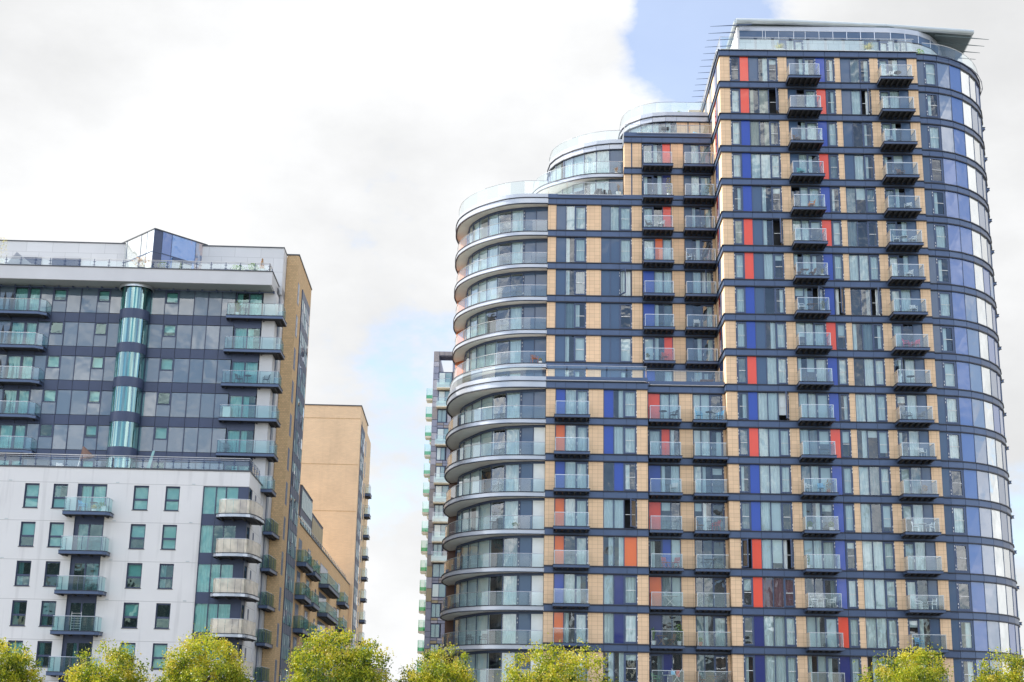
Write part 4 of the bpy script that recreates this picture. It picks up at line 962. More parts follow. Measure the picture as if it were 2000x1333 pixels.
for k in range(19):
    zb = 53.9-2.85*(k+1)
    zt = zb+2.85
    splits = [(-29.15,-28.2),(-28.2,-27.1),(-27.1,-26.)]
    for a, b in splits:
        patch(a, b, zb, zb+.42); patch(a, b, zb+.42, zb+.8)
    patch(-27.05, -26, zb+.8, zt)
    wd = 2.05 if rr_.random() < .6 else 1.35
    if wd < 2: patch(-29.15+1.45, -27.1, zb+.8, zt)
    f = MB(); f.box(-29.15, -29.15+wd, gd-.02, gd+.3, zb+.8, zt-.05, 'frame'); o = f.build('window', G)
    p = MB(); p.box(-29.03, -29.15+wd/2-.05, gd-.05, gd-.021, zb+.92, zt-.17, 'teal2' if rr_.random() < .5 else 'curtain2'); p.box(-29.15+wd/2+.05, -29.27+wd, gd-.05, gd-.021, zb+.92, zt-.17, 'teal2'); p.build('pane', o)
    if k in (0, 1, 3, 5, 6, 7, 8, 9):
        w_ = 2.3 if k % 2 else 1.9
        bb = MB(); bb.box(-29.3, -29.3+w_, gd-1.3, gd, zb+.05, zb+.2, 'cream'); o = bb.build('balcony', G)
        g = MB(); g.quad([(-29.3, gd-1.3, zb+.2), (-29.3+w_, gd-1.3, zb+.2), (-29.3+w_, gd-1.3, zb+.95), (-29.3, gd-1.3, zb+.95)], 'frost'); g.quad([(-29.3, gd-1.3, zb+.95), (-29.3+w_, gd-1.3, zb+.95), (-29.3+w_, gd-1.3, zb+1.5), (-29.3, gd-1.3, zb+1.5)], 'rail'); g.build('glass_panel', o)
        h = MB(); h.bar((-29.3, gd-1.3, zb+1.52), (-29.3+w_, gd-1.3, zb+1.52), .035, 'steel', 5); h.build('handrail', o)
cd_.build('cladding', G)
for k in range(18):
    z = 50.0-2.85*k
    if z < 1: break
    for du, dd in ((0, 0), (.35, 5.)):
        u0, u1 = -30.98+du, -29.98
        if dd and k < 2: continue
        z_ = z+(.15 if dd else 0)
        b = MB(); b.prism([(u0,gd+1+dd),(u1,gd+1+dd),(u1,gd+3+dd),(u0+.05,gd+3+dd)], z_-.25, z_+.02, 'cream'); o = b.build('balcony', G)
        g = MB()
        g.quad([(u0,gd+1+dd,z_+.02),(u1,gd+1+dd,z_+.02),(u1,gd+1+dd,z_+.55),(u0,gd+1+dd,z_+.55)], 'greenrail'); g.quad([(u0,gd+1+dd,z_+.55),(u1,gd+1+dd,z_+.55),(u1,gd+1+dd,z_+1.6),(u0,gd+1+dd,z_+1.6)], 'frost2')
        g.quad([(u0,gd+1+dd,z_+.02),(u0,gd+3+dd,z_+.02),(u0,gd+3+dd,z_+1.6),(u0,gd+1+dd,z_+1.6)], 'greenrail')
        g.build('glass_panel', o)

# ================================================================== STREET TREES
def leaf_mesh(name, seed, rx, rz, n_clump, per, size):
    rg = random.Random(seed); vs = []; fs = []; tn = []
    def leaf(p, s, tone):
        a = Vector((rg.gauss(0,1), rg.gauss(0,1), rg.gauss(0,1)))
        if a.length < .01: a = Vector((1, 0, 0))
        a.normalize(); b = a.orthogonal().normalized(); b = Matrix.Rotation(rg.uniform(0, 6.28), 3, a) @ b; c = a.cross(b)
        b0 = len(vs); l = s*rg.uniform(.7, 1.3); w = l*.62
        bend = a*l*.18
        vs.extend([tuple(p-b*l*.5), tuple(p+c*w*.5+bend), tuple(p+b*l*.5), tuple(p-c*w*.5+bend)]); fs.append((b0, b0+1, b0+2, b0+3)); tn.append(min(1, max(0, tone)))
    for i in range(n_clump):
        while True:
            q = Vector((rg.uniform(-1,1), rg.uniform(-1,1), rg.uniform(-1,1)))
            if .45 < q.length < 1.0: break
        wob = 1+.13*math.sin(3.3*q.x+seed)+.11*math.sin(4.7*q.y+2*seed)+.07*math.sin(7*q.z+seed)+rg.gauss(0, .035)
        c = Vector((q.x*rx*wob, q.y*rx*wob, q.z*rz*wob if q.z > 0 else q.z*rz*.8)); ct = rg.gauss(.47, .17); cr = rg.uniform(.28, .55)
        for j in range(per):
            o = Vector((rg.gauss(0, .5), rg.gauss(0, .5), rg.gauss(0, .45)))*cr
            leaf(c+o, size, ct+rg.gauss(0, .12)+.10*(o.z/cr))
    for i in range(70):                                   # upright shoots on top
        t = rg.uniform(0, 6.28); rad = rx*rg.uniform(0, .92); z = rz*math.sqrt(max(0, 1-(rad/rx)**2))
        base = Vector((rad*math.cos(t), rad*math.sin(t), z*.93)); up = Vector((rg.gauss(0, .10)+base.x*.06, rg.gauss(0, .1), 1)).normalized(); L = rg.uniform(.2, .62)
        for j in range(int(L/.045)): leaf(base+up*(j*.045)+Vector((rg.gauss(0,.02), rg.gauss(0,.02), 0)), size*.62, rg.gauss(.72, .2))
    me = bpy.data.meshes.new(name); me.from_pydata(vs, [], fs); me.materials.append(M['leaf'])
    at = me.attributes.new('tone', 'FLOAT', 'FACE'); at.data.foreach_set('value', tn); me.update()
    return me
def trunk_mb(h, rx, seed):
    rg = random.Random(seed+50); mb = MB(); x = 0; y = 0
    p0 = (0, 0, 0); p1 = (.05, 0, h*.45); p2 = (.0, .04, h*.9)
    mb.bar(p0, p1, .15, 'bark', 8, .12); mb.bar(p1, p2, .12, 'bark', 8, .06)
    for i in range(12):
        t = i*2.4+rg.uniform(-.3,.3); z0 = h*rg.uniform(.42, .8); L = rx*rg.uniform(.55, .85)
        m_ = (L*.5*math.cos(t), L*.5*math.sin(t), z0+.5); e = (L*math.cos(t), L*math.sin(t), z0+rg.uniform(.8, 1.5))
        mb.bar((0, 0, z0), m_, .055, 'bark', 6, .035); mb.bar(m_, e, .035, 'bark', 5, .012)
    return mb
LM = [leaf_mesh('crown', s, 1, 1, 1, 1, 1) for s in ()]
vers = [(leaf_mesh('crown', 3, 2.45, 2.35, 240, 105, .122), trunk_mb(5.2, 2.4, 3)), (leaf_mesh('crown', 8, 2.25, 2.2, 215, 105, .122), trunk_mb(5., 2.2, 8)), (leaf_mesh('crown', 21, 2.6, 2.45, 265, 102, .125), trunk_mb(5.3, 2.5, 21))]
tmesh = []
for i, (cm, tb) in enumerate(vers):
    tmesh.append(cm)
TL = ['yellow-green street tree cut by the left edge of the photo',
 'broad low street tree below the white block, second tree from the left',
 'street tree standing below the curved metal balconies of the white block',
 'largest yellow-green street tree, in front of the buff brick street block and pale tower',
 'small round street tree below the far grey clad tower',
 'broad street tree in front of the terraced wing with the rounded end',
 'street tree in front of the tall tower under its right balcony stack',
 'street tree at the bottom right corner below the curved blue glazing']
for i, (u, top, s) in enumerate(((-42.7,5.95,.9),(-36.8,5.55,1.04),(-32.1,6.35,.96),(-25.3,6.6,1.08),(-20.05,5.85,.84),(-14.2,6.1,1.04),(3.95,6.25,.98),(9.35,6.05,.95))):
    v = i % 3; x, y, _ = world(FR, u, -35., 0)
    ro = root('street_tree', (x, y, 0), R.uniform(0, 6), TL[i], 'tree', 'street trees in a row in front of the buildings')
    rz = (2.35, 2.2, 2.45)[v]*s; cz = top-.18-rz
    c = bpy.data.objects.new('crown', tmesh[v]); COL.objects.link(c); c.parent = ro; c.location = (0, 0, cz); c.scale = (s, s, s)
    t = vers[v][1].build('trunk', ro); t.scale = (s, s, (cz+.8)/5.)

# ================================================================== THINGS ON BALCONIES AND TERRACES
def put(fr, name, u, d, z, rz, label, cat, group=None):
    return root(name, world(fr, u, d, z), fr[2]+rz, label, cat, group)
def chair(fr, u, d, z, rz, mat, label, wood=False, arms=True, group='chairs standing on the balconies'):
    o = put(fr, 'chair', u, d, z, rz, label, 'chair', group)
    s = MB(); s.box(-.23, .23, -.22, .22, .42, .46, mat); s.build('seat', o)
    b = MB(); b.bar((-.21, .20, .45), (-.20, .30, .88), .018, mat, 5); b.bar((.21, .20, .45), (.20, .30, .88), .018, mat, 5)
    for k in range(4): b.box(-.2, .2, .235+.018*k, .26+.018*k, .56+.08*k, .61+.08*k, mat)
    b.build('backrest', o)
    for sx in (-1, 1):
        f = MB()
        if wood: f.bar((.22*sx, -.24, 0), (.21*sx, .24, .45), .02, mat, 4); f.bar((.22*sx, .26, 0), (.21*sx, -.22, .45), .02, mat, 4)
        else:
            f.bar((.23*sx, -.22, 0), (.23*sx, -.2, .45), .02, mat, 5); f.bar((.23*sx, .26, 0), (.23*sx, .2, .45), .02, mat, 5)
            if arms: f.path([(.23*sx, -.21, .45), (.25*sx, -.2, .64), (.24*sx, .24, .68)], .02, mat, 5)
        f.build('leg_frame', o)
def table(fr, u, d, z, mat, label, r=.33, h=.72, wood=False, square=False, group='tables standing on the balconies'):
    o = put(fr, 'table', u, d, z, 0, label, 'table', group); t = MB()
    if square: t.box(-r*1.3, r*1.3, -r*.8, r*.8, h-.03, h, mat)
    else: t.prism([(r*math.cos(a*.5236), r*math.sin(a*.5236)) for a in range(12)], h-.03, h, mat)
    t.build('tabletop', o); l = MB()
    if wood or square:
        for s in (-1, 1): l.bar((-r*.9, .2*s, 0), (r*.9, .2*s, h-.03), .018, mat, 4); l.bar((r*.9, .2*s, 0), (-r*.9, .2*s, h-.03), .018, mat, 4)
    else: l.bar((0, 0, .02), (0, 0, h-.03), .03, mat, 6); l.prism([(.2*math.cos(a*1.05), .2*math.sin(a*1.05)) for a in range(6)], 0, .03, mat)
    l.build('leg', o)
def foliage(o, h, w, base, mat, n, seed, size=.10, spiky=False, cone=False):
    rg = random.Random(seed); vs = []; fs = []; tn = []
    for i in range(n):
        t = rg.uniform(0, 6.28)
        if spiky:
            L = h*rg.uniform(.6, 1.05); a = Vector((math.cos(t), math.sin(t), 0)); lean = rg.uniform(.1, 1.)*w; s = Vector((-a.y, a.x, 0))*.012*(1+h)
            p0 = Vector((0, 0, base)); p1 = a*lean*.45+Vector((0, 0, base+L*.7)); p2 = a*lean+Vector((0, 0, base+L*(1-.35*lean/w*rg.random())))
            b = len(vs); vs += [tuple(p0-s), tuple(p0+s), tuple(p1+s), tuple(p1-s), tuple(p2)]; fs += [(b, b+1, b+2, b+3), (b+3, b+2, b+4)]; q = rg.random(); tn += [q, q]
        else:
            zz = rg.random(); rad = w*math.sqrt(rg.random())*((1-zz*.9) if cone else math.sqrt(max(.05, 1-(2*zz-1)**2)))
            p = Vector((rad*math.cos(t), rad*math.sin(t), base+zz*h)); a = Vector((rg.gauss(0,1), rg.gauss(0,1), rg.gauss(0,1))).normalized(); b_ = a.orthogonal().normalized(); c = a.cross(b_)
            s = size*rg.uniform(.6, 1.2); b = len(vs); vs += [tuple(p-b_*s*.5), tuple(p+c*s*.35), tuple(p+b_*s*.5), tuple(p-c*s*.35)]; fs.append((b, b+1, b+2, b+3)); tn.append(rg.random())
    me = bpy.data.meshes.new('foliage'); me.from_pydata(vs, [], fs); me.materials.append(M[mat])
    at = me.attributes.new('tone', 'FLOAT', 'FACE'); at.data.foreach_set('value', tn); me.update()
    f = bpy.data.objects.new('foliage', me); COL.objects.link(f); f.parent = o
def plant(fr, u, d, z, label, pot='white', pr=.17, ph_=.3, h=.7, w=.25, mat='plant', n=160, seed=1, spiky=False, cone=False, bowl=False, group='potted plants on the balconies and terraces', size=.10):
    o = put(fr, 'potted_plant', u, d, z, 0, label, 'potted plant', group); p = MB(); k = 12
    r0 = pr*(.55 if bowl else .8)
    lo = [(r0*math.cos(6.283*i/k), r0*math.sin(6.283*i/k), 0) for i in range(k)]; hi = [(pr*math.cos(6.283*i/k), pr*math.sin(6.283*i/k), ph_) for i in range(k)]
    p.add(lo+hi, [(i, (i+1) % k, k+(i+1) % k, k+i) for i in range(k)]+[tuple(range(k)), tuple(range(k, 2*k))], pot); p.build('pot', o)
    if h: foliage(o, h, w, ph_-.02, mat, n, seed, size, spiky, cone)
fz = lambda r: zk(r+1)+.56
def nth(n): return ['topmost', 'second', 'third', 'fourth', 'fifth', 'sixth', 'seventh', 'eighth', 'ninth', 'tenth', 'eleventh', 'twelfth', 'thirteenth', 'fourteenth', 'fifteenth', 'sixteenth', 'seventeenth', 'eighteenth'][n]
def where(col, r):
    if col == 'B': return "on the tower's left balcony stack, %s from top" % nth(r)
    if col == 'D': return "on the tower's right balcony stack, %s from top" % nth(r)
    n = r-2 if r < 9 else r-3
    if col == 'E': return "on the wing's middle balcony stack, %s down" % nth(n)
    if col == 'F': return "on the stack touching the tower corner, %s down" % nth(n)
E_ = {'B': (6.8, 0), 'D': (14.4, 0)}
def cu_(col, r):
    if col in E_: return E_[col]
    return ((-4.9 if col == 'E' else -1.4), (5.1 if r < 10 else 1.0))
def C_(col, q, du, mat, adj, rz=0, **k):
    u, d = cu_(col, q); chair(FR, u+du, d-.7, fz(q), rz, mat, adj+' chair '+where(col, q), **k)
def T_(col, q, du, mat, adj, **k):
    u, d = cu_(col, q); table(FR, u+du, d-.7, fz(q), mat, adj+' table '+where(col, q), **k)
def P_(col, q, du, adj, **k):
    u, d = cu_(col, q); plant(FR, u+du, d-.75, fz(q), adj+' '+where(col, q), **k)
C_('D', 0, -.35, 'white', 'white tubular', -1.2); T_('D', 0, .3, 'black', 'black tilted round')
C_('D', 2, -.6, 'steel', 'slim metal', 1)
C_('B', 2, -.7, 'wood', 'brown wicker', .8); C_('B', 3, -.45, 'tealp', 'turquoise round', .3)
C_('D', 3, .1, 'wood', 'dark wicker', .4); C_('B', 4, .3, 'orangep', 'orange and white', -1.5); C_('D', 4, .55, 'white', 'white slatted lounge', -.6)
C_('D', 5, -.55, 'white', 'left white metal', 1.3); C_('D', 5, .75, 'white', 'right white metal', -1.3); T_('D', 5, .05, 'white', 'round white')
C_('B', 6, -.95, 'wood', 'left wooden folding', 1.4, wood=True); C_('B', 6, .15, 'wood', 'right wooden folding', -1.3, wood=True); T_('B', 6, -.45, 'wood', 'small wooden', square=True, r=.25)
P_('B', 6, .95, 'pale pampas plant in white pot', mat='straw', h=.6, w=.3, spiky=True, n=60, seed=4)
C_('D', 6, .3, 'white', 'white folding deck', -.9)
C_('B', 7, -.75, 'white', 'pale reclining', 1.2); T_('B', 7, .05, 'wood', 'reddish brown wooden', square=True, r=.3); P_('B', 7, .9, 'white flowering plant', h=.7, w=.18, mat='straw', seed=5)
C_('D', 7, .5, 'white', 'thin white', 0)
C_('D', 8, -.2, 'pinkpvc', 'left pink', 1.1); C_('D', 8, .5, 'pinkpvc', 'right pink', -1.1)
T_('D', 9, -.05, 'greyp', 'round pale grey')
C_('D', 10, -.35, 'greyp', 'left grey rattan', 1.1); C_('D', 10, .6, 'greyp', 'right grey rattan', -1.1)
C_('D', 11, .55, 'white', 'low white', .2)
C_('B', 12, -.75, 'white', 'white plastic', .9); P_('B', 12, .75, 'orange flowering plant', mat='russet', h=.8, w=.22, pot='terra', seed=6); C_('B', 12, .2, 'bluep', 'blue', 0)
P_('D', 12, .55, 'russet shrub in grey pot', mat='russet', h=.5, w=.25, pot='greyp', seed=7)
P_('B', 13, -.75, 'left clipped green ball plant', h=.45, w=.24, seed=8, n=220); P_('B', 13, .85, 'right clipped green ball plant', h=.45, w=.24, seed=9, n=220)
C_('D', 13, -.3, 'steel', 'left bent steel', 1.2); C_('D', 13, .8, 'steel', 'right bent steel', -1.2); T_('D', 13, .2, 'steel', 'steel bistro')
P_('B', 14, -1.0, 'climbing green plant', h=.85, w=.14, seed=10)
C_('B', 15, -.6, 'white', 'left white tube armed', 1.4); C_('B', 15, .65, 'white', 'right white tube armed', -1.4); T_('B', 15, .05, 'white', 'round white pedestal')
C_('D', 15, -.4, 'steel', 'left steel wire', 1.1); C_('D', 15, .6, 'steel', 'right steel wire', -1.1)
C_('D', 16, -.5, 'bluep', 'pale blue metal', .5)
P_('E', 3, .95, 'tall yellow green bamboo plant', h=1.5, w=.3, n=260, seed=11, mat='straw'); P_('F', 3, .9, 'leafy green shrub', h=1.0, w=.4, n=260, seed=12, mat='straw')
C_('E', 4, -.75, 'black', 'black mesh', 1.2); C_('E', 4, .25, 'white', 'white square', -.8)
C_('F', 5, -.75, 'steel', 'silver metal', .9); C_('F', 7, -.35, 'white', 'white high backed', 0)
T_('E', 10, -.1, 'black', 'small black bistro'); C_('E', 10, .75, 'black', 'black sling', -1.2)
C_('F', 10, -.75, 'bluep', 'left blue', 1.3); C_('F', 10, .85, 'bluep', 'right blue', -1.3); T_('F', 10, .05, 'black', 'black pedestal')
C_('E', 8, .5, 'redp', 'dark red wooden', .2); P_('E', 8, -.95, 'yellow flowering plant', h=.4, w=.2, seed=31, mat='straw')
C_('E', 12, .7, 'white', 'white oval', -.4)
C_('F', 13, -.8, 'wood', 'left light wood', 1.2, wood=True); C_('F', 13, .4, 'redp', 'right red', -1.2)
C_('E', 14, .0, 'redp', 'left red wooden', .6, wood=True); C_('E', 14, .75, 'redp', 'right red wooden', -.6, wood=True)
T_('F', 14, -.1, 'black', 'dark square', square=True)
T_('E', 15, .3, 'white', 'white barred', square=True, r=.42, h=.8)
P_('E', 16, -1., 'spiky green palm in white pot', h=1.1, w=.35, spiky=True, n=70, seed=13, ph_=.33, pr=.2); P_('E', 16, .95, 'bushy bamboo in white pot', h=1.3, w=.33, n=300, seed=14, ph_=.33)
T_('E', 16, -.4, 'wood', 'wooden folding', square=True, r=.3); C_('E', 16, .35, 'wood', 'wooden folding', -1.2, wood=True)
P_('F', 16, -.95, 'small plant in terracotta pot', h=.35, w=.18, pot='terra', seed=15)
C_('E', 17, -.85, 'greenp', 'green canvas', 1.1); T_('E', 17, .05, 'curtain', 'cloth covered', r=.36)
C_('F', 17, -.8, 'wood', 'left slatted teak', 1.2, wood=True); C_('F', 17, .9, 'wood', 'right slatted teak', -1.2, wood=True); T_('F', 17, .0, 'wood', 'slatted teak', square=True)
u, d = cu_('E', 17); o = put(FR, 'clothes_airer', u+.75, d-.8, fz(17), 0, 'folding clothes airer with red and blue washing '+where('E', 17), 'clothes airer')
a = MB(); a.bar((-.4,0,0),(.4,0,1.2),.012,'white',4); a.bar((.4,0,0),(-.4,0,1.2),.012,'white',4); a.bar((-.4,.3,0),(.4,.3,1.2),.012,'white',4); a.bar((.4,.3,0),(-.4,.3,1.2),.012,'white',4); a.build('frame', o)
a = MB(); a.box(-.05,.2,.02,.1,.6,1.1,'redp'); a.box(-.45,-.15,.02,.1,.75,1.05,'bluep'); a.build('washing', o)
# terraces of the tower and wing
plant(FR, 5.3, 1.3, Z0+.66, 'white bowl planter of dry grass nearer the left end of the tower roof terrace', pr=.62, ph_=.5, h=.8, w=.65, mat='straw', n=120, seed=16, spiky=True, bowl=True)
plant(FR, 12.9, 1.3, Z0+.66, 'white bowl planter of tall dry grass on tower roof terrace above the right balconies', pr=.62, ph_=.5, h=.95, w=.7, mat='straw', n=120, seed=17, spiky=True, bowl=True)
plant(FR, 17.3, 1.6, Z0+.66, 'green shrub in white pot on the tower roof terrace where the curve begins', pr=.3, ph_=.3, h=.75, w=.45, n=300, seed=18)
for uu, dd, l in ((.75, 2.4, 'left'), (1.55, 2.4, 'right')): plant(FR, uu, dd, Z0+.66, l+' of two empty white pots at the left end of the tower roof terrace', pr=.3, ph_=.85, h=0)
plant(FR, -2.5, 8.6, zk(1)+.6, 'yellow green plant on the top roof deck left of the tower corner', h=.9, w=.35, seed=19, n=200, pot='terra')
def box_item(fr, name, u, d, z, dims, mat, label, cat):
    m_ = MB(); x, y, h = dims; m_.box(-x, x, -y, y, 0, h, mat); m_.box(-x-.03, x+.03, -y-.03, y+.03, h, h+.04, mat); o = m_.build(name); o.location = world(fr, u, d, z); o.rotation_euler = (0, 0, fr[2]); tag(o, label, cat); return o
o = put(FR, 'shelf_rack', -1.1, 8.6, zk(1)+.6, 0, 'pale wooden open shelf rack on the top roof deck beside the tower corner', 'shelf'); a = MB()
for x in (-.55, .55): a.box(x-.03, x+.03, -.2, .2, 0, 1.2, 'curtainwarm')
a.build('side_frame', o); a = MB()
for z in (.05, .6, 1.15): a.box(-.52, .52, -.2, .2, z, z+.05, 'curtainwarm')
a.build('shelf', o)
a = MB(); a.bar((-.7, 0, .45), (.75, .1, .12), .28, 'bluep', 12, .2); o = a.build('covered_parasol'); o.location = world(FR, -.95, 5.9, zk(2)+.75); tag(o, 'light blue rolled cover lying on the upper terrace against the tower corner', 'parasol')
o = put(FR, 'barbecue', -4.0, 6.2, zk(2)+.98, 0, 'small dark grill on folding legs on the upper terrace', 'barbecue'); a = MB(); a.box(-.35, .35, -.2, .2, .8, .98, 'black'); a.build('grill', o); a = MB(); a.bar((-.3,0,0),(.3,0,.8),.02,'black',4); a.bar((.3,0,0),(-.3,0,.8),.02,'black',4); a.build('leg', o)
o = put(FR, 'sofa', -12.6, 5.9, zk(4)+.62, 0, 'long low grey sofa on the terrace over the wing, left of the covered pile', 'sofa'); a = MB(); a.box(-2.1, 0, -.35, .35, .1, .45, 'greyp'); a.box(.05, 2.2, -.35, .35, .1, .45, 'greyp'); a.build('seat', o); a = MB(); a.box(-2.1, 2.2, .36, .5, .1, .8, 'greyp'); a.build('backrest', o)
o = put(FR, 'covered_furniture', -9.4, 5.9, zk(4)+.62, 0, 'lumpy pile of dark covered garden furniture on the wing terrace beside the tiled wall', 'furniture cover')
a = MB(); rg = random.Random(3)
for i in range(9):
    x = rg.uniform(-.9, .9); a.bar((x, rg.uniform(-.2,.2), 0), (x*.8, 0, rg.uniform(.8, 1.25)), .32, 'black', 8, .12)
a.build('cover', o)
plant(FR, -8.15, 5.8, zk(4)+.9, 'dry grass plant in white pot at the right end of the wing terrace', h=.9, w=.3, spiky=True, n=60, mat='russet', seed=20, pr=.25, ph_=.6)
plant(FR, -8.3, 6.25, zk(3)+.42, 'orange grass plant on the upper rounded balcony beside the tiled wall', h=.55, w=.35, spiky=True, n=50, mat='russet', seed=21, ph_=.15)
table(FR, -1.3, 2.0, zk(10)+.62, 'wood', 'square brown wooden table on the mid terrace beside the tower', square=True, r=.42)
chair(FR, -2.2, 1.9, zk(10)+.62, 1.3, 'greyp', 'grey chair left of the brown table on the mid terrace'); chair(FR, -.4, 1.9, zk(10)+.62, -1.3, 'greyp', 'grey chair right of the brown table on the mid terrace')
chair(FR, -15.2, 5.2, zk(9)+.42, .4, 'terra', 'terracotta chair on the curved balcony just above the big terrace')
plant(FR, -14.7, 5.15, zk(9)+.42, 'little yellow and white plant beside the terracotta chair on the curved balcony', h=.3, w=.14, seed=22, mat='straw', ph_=.2)
table(FR, -18.2, 1.25, zk(14)+.42, 'black', 'dark table on the fourth curved balcony below the big terrace'); chair(FR, -19.9, 2.7, zk(17)+.42, .3, 'black', 'left black chair on the lowest clear curved balcony'); chair(FR, -18.8, 1.7, zk(17)+.42, -.3, 'black', 'right black chair on the lowest clear curved balcony')
plant(FR, -16.5, .4, zk(14)+.42, 'green pot plant on the fourth curved balcony below the big terrace', h=.3, w=.3, seed=23)
# left side
z1 = 37.62
for uu, lab, kw in ((-.95, 'small conical bush in a grey planter at the right end of the white roof terrace', dict(pot='steel', pr=.42, ph_=.55, h=1.0, w=.3, cone=True, n=260, mat='russet')),
    (-1.7, 'leafy green planter beside the conical bush on the white roof terrace', dict(pot='greyp', pr=.3, ph_=.45, h=.65, w=.5, n=260)),
    (-2.9, 'low spreading green plants on the white roof terrace, third planter from its right end', dict(pot='greyp', pr=.4, ph_=.4, h=.5, w=.7, n=260)),
    (-7.6, 'small conical plant on the white roof terrace right of the glass wedge', dict(pot='white', pr=.2, ph_=.4, h=.6, w=.2, cone=True, n=140)),
    (-9.0, 'round green bush in front of the glass wedge', dict(pot='greyp', pr=.35, ph_=.45, h=.6, w=.5, n=240)),
    (-10.7, 'broad russet bush in front of the glass wedge corner', dict(pot='greyp', pr=.5, ph_=.4, h=.95, w=1.0, n=420, mat='russet')),
    (-22.3, 'thin yellowish tree in a pot at the left end of the white roof terrace', dict(pot='white', pr=.3, ph_=.5, h=2.3, w=.6, n=220, mat='straw'))):
    plant(FL, uu, 4.95, z1, lab, seed=int(-uu*10), **kw)
M['parasolbrown'] = principled('faded brown canvas', (.20, .12, .09), .8)
M['boardteal'] = principled('pale green board', (.30, .52, .50), .5)
M['screen'] = principled('grey sail screen', (.34, .36, .40), .8)
a = MB(); a.prism([(0,0),(2.4,0),(2.4,.06),(0,.06)], 0, .9, 'screen'); a.add([(0,0,.9),(2.0,0,.9),(.7,0,1.9),(0,.06,.9),(2.0,.06,.9),(.7,.06,1.9)], [(0,1,2),(3,5,4),(0,2,5,3),(1,4,5,2)], 'screen'); o = a.build('terrace_screen'); o.location = world(FL, -21.9, 5.4, z1-.2); tag(o, 'grey pointed fabric screen on the white roof terrace at far left', 'screen')
zb_ = lambda r: 34.50-2.865*r+.02
o = plant(FL, -2.9, 6.1, zb_(0), 'feathery palm in pot on the top balcony beside the white pier', h=1.1, w=.6, spiky=True, n=60, seed=24, mat='plant')
chair(FL, -2.4, 6.15, zb_(2), 1.2, 'black', 'left dark chair on the third balcony down beside white pier'); table(FL, -1.7, 6.15, zb_(2), 'black', 'dark round table on the third balcony down beside the white pier'); chair(FL, -.2, 6.15, zb_(2), -1.2, 'black', 'right dark chair on the third balcony down beside the white pier')
box_item(FL, 'storage_cabinet', -3.2, 6.2, zb_(3), (.3, .2, .9), 'white', 'white storage cabinet on the fourth balcony down beside the white pier', 'cabinet')
chair(FL, -3., 6.15, zb_(4), .4, 'greyp', 'grey chair on the fifth balcony down beside the white pier')
for i, uu in enumerate((-21.9, -21.3)):
    for r in (0, 1, 2, 3):
        a = MB(); a.bar((0,0,0),(0,0,.3),.04,'black',6); a.bar((0,0,.3),(0,0,1.1),.09,'black',8,.13); a.bar((0,0,1.1),(0,0,1.75),.13,'black',8,.02); o = a.build('folded_parasol'); o.location = world(FL, uu+.12*r, 5.9, zb_(r)-.22)
        tag(o, '%s folded dark parasol, %s balcony down at far left of the dark tower' % (('left', 'right')[i], nth(r)), 'parasol', 'folded parasols on the far left balconies')
zw = 17.09
chair(FL, -12.1, -.75, zw, 1.2, 'bluep', 'pale blue chair on the top straight balcony of the white block'); table(FL, -11.3, -.75, zw, 'black', 'dark bistro table on the top straight balcony of the white block', r=.3)
plant(FL, -11.2, -1.0, zw, 'white flowering plant on the top straight balcony of the white block', h=.35, w=.25, mat='straw', seed=25, ph_=.2); plant(FL, -10.7, -.8, zw, 'green leafy planter on the top straight balcony of the white block', h=.5, w=.35, pot='tealp', seed=26, ph_=.25)
box_item(FL, 'storage_box', -10.45, -.65, zw, (.25, .3, .4), 'white', 'white plastic storage box at the right end of the white block top balcony', 'box')
o = put(FL, 'clothes_airer', -11.8, -.7, zw-8.7, 0, 'white wire clothes airer on the fourth straight balcony of the white block', 'clothes airer'); a = MB()
for i in range(7): a.bar((-.35, 0, .2+.18*i), (.35, .1*(i % 2), .2+.18*i), .012, 'white', 4)
a.bar((-.35,0,0),(-.35,0,1.4),.015,'white',4); a.bar((.35,0,0),(.35,0,1.4),.015,'white',4); a.build('frame', o)
table(FL, -1.2, -.9, zw-8.7, 'white', 'white table behind the fourth curved metal balcony', square=True, r=.5); chair(FL, -.4, -.9, zw-8.7, -1, 'white', 'white folding chair behind the fourth curved metal balcony')
chair(FL, -1., -.9, zw-5.8, 1, 'greyp', 'grey chair behind the third curved metal balcony')
o = put(FL, 'parasol', -14.0, 3.2, 20.5, .3, 'tilted brown parasol and frame on the terrace above the white block', 'parasol'); a = MB(); a.bar((0,0,0),(.4,0,2.2),.035,'white',6); a.build('pole', o); a = MB(); a.bar((.4,0,2.3),(.75,0,1.35),.05,'parasolbrown',8,.6); a.build('canopy', o)
chair(FL, -15.1, 2.6, 20.5, .4, 'white', 'white garden chair on the terrace above the white block beside the brown parasol')
box_item(FL, 'terrace_planter', -16.3, 1.2, 20.45, (.8, .3, .75), 'greyp', 'large grey planter box on the terrace above the white block, left of the parasol', 'planter')
a = MB(); a.add([(0,0,0),(.3,0,0),(.62,.05,1.7),(.45,.05,1.7),(0,.04,0),(.3,.04,0),(.62,.09,1.7),(.45,.09,1.7)], [(0,1,2,3),(4,7,6,5),(0,3,7,4),(1,5,6,2)], 'boardteal'); o = a.build('leaning_board'); o.location = world(FL, -8.2, 1.2, 20.5); tag(o, 'tall pale green board leaning on the terrace above the white block', 'board')

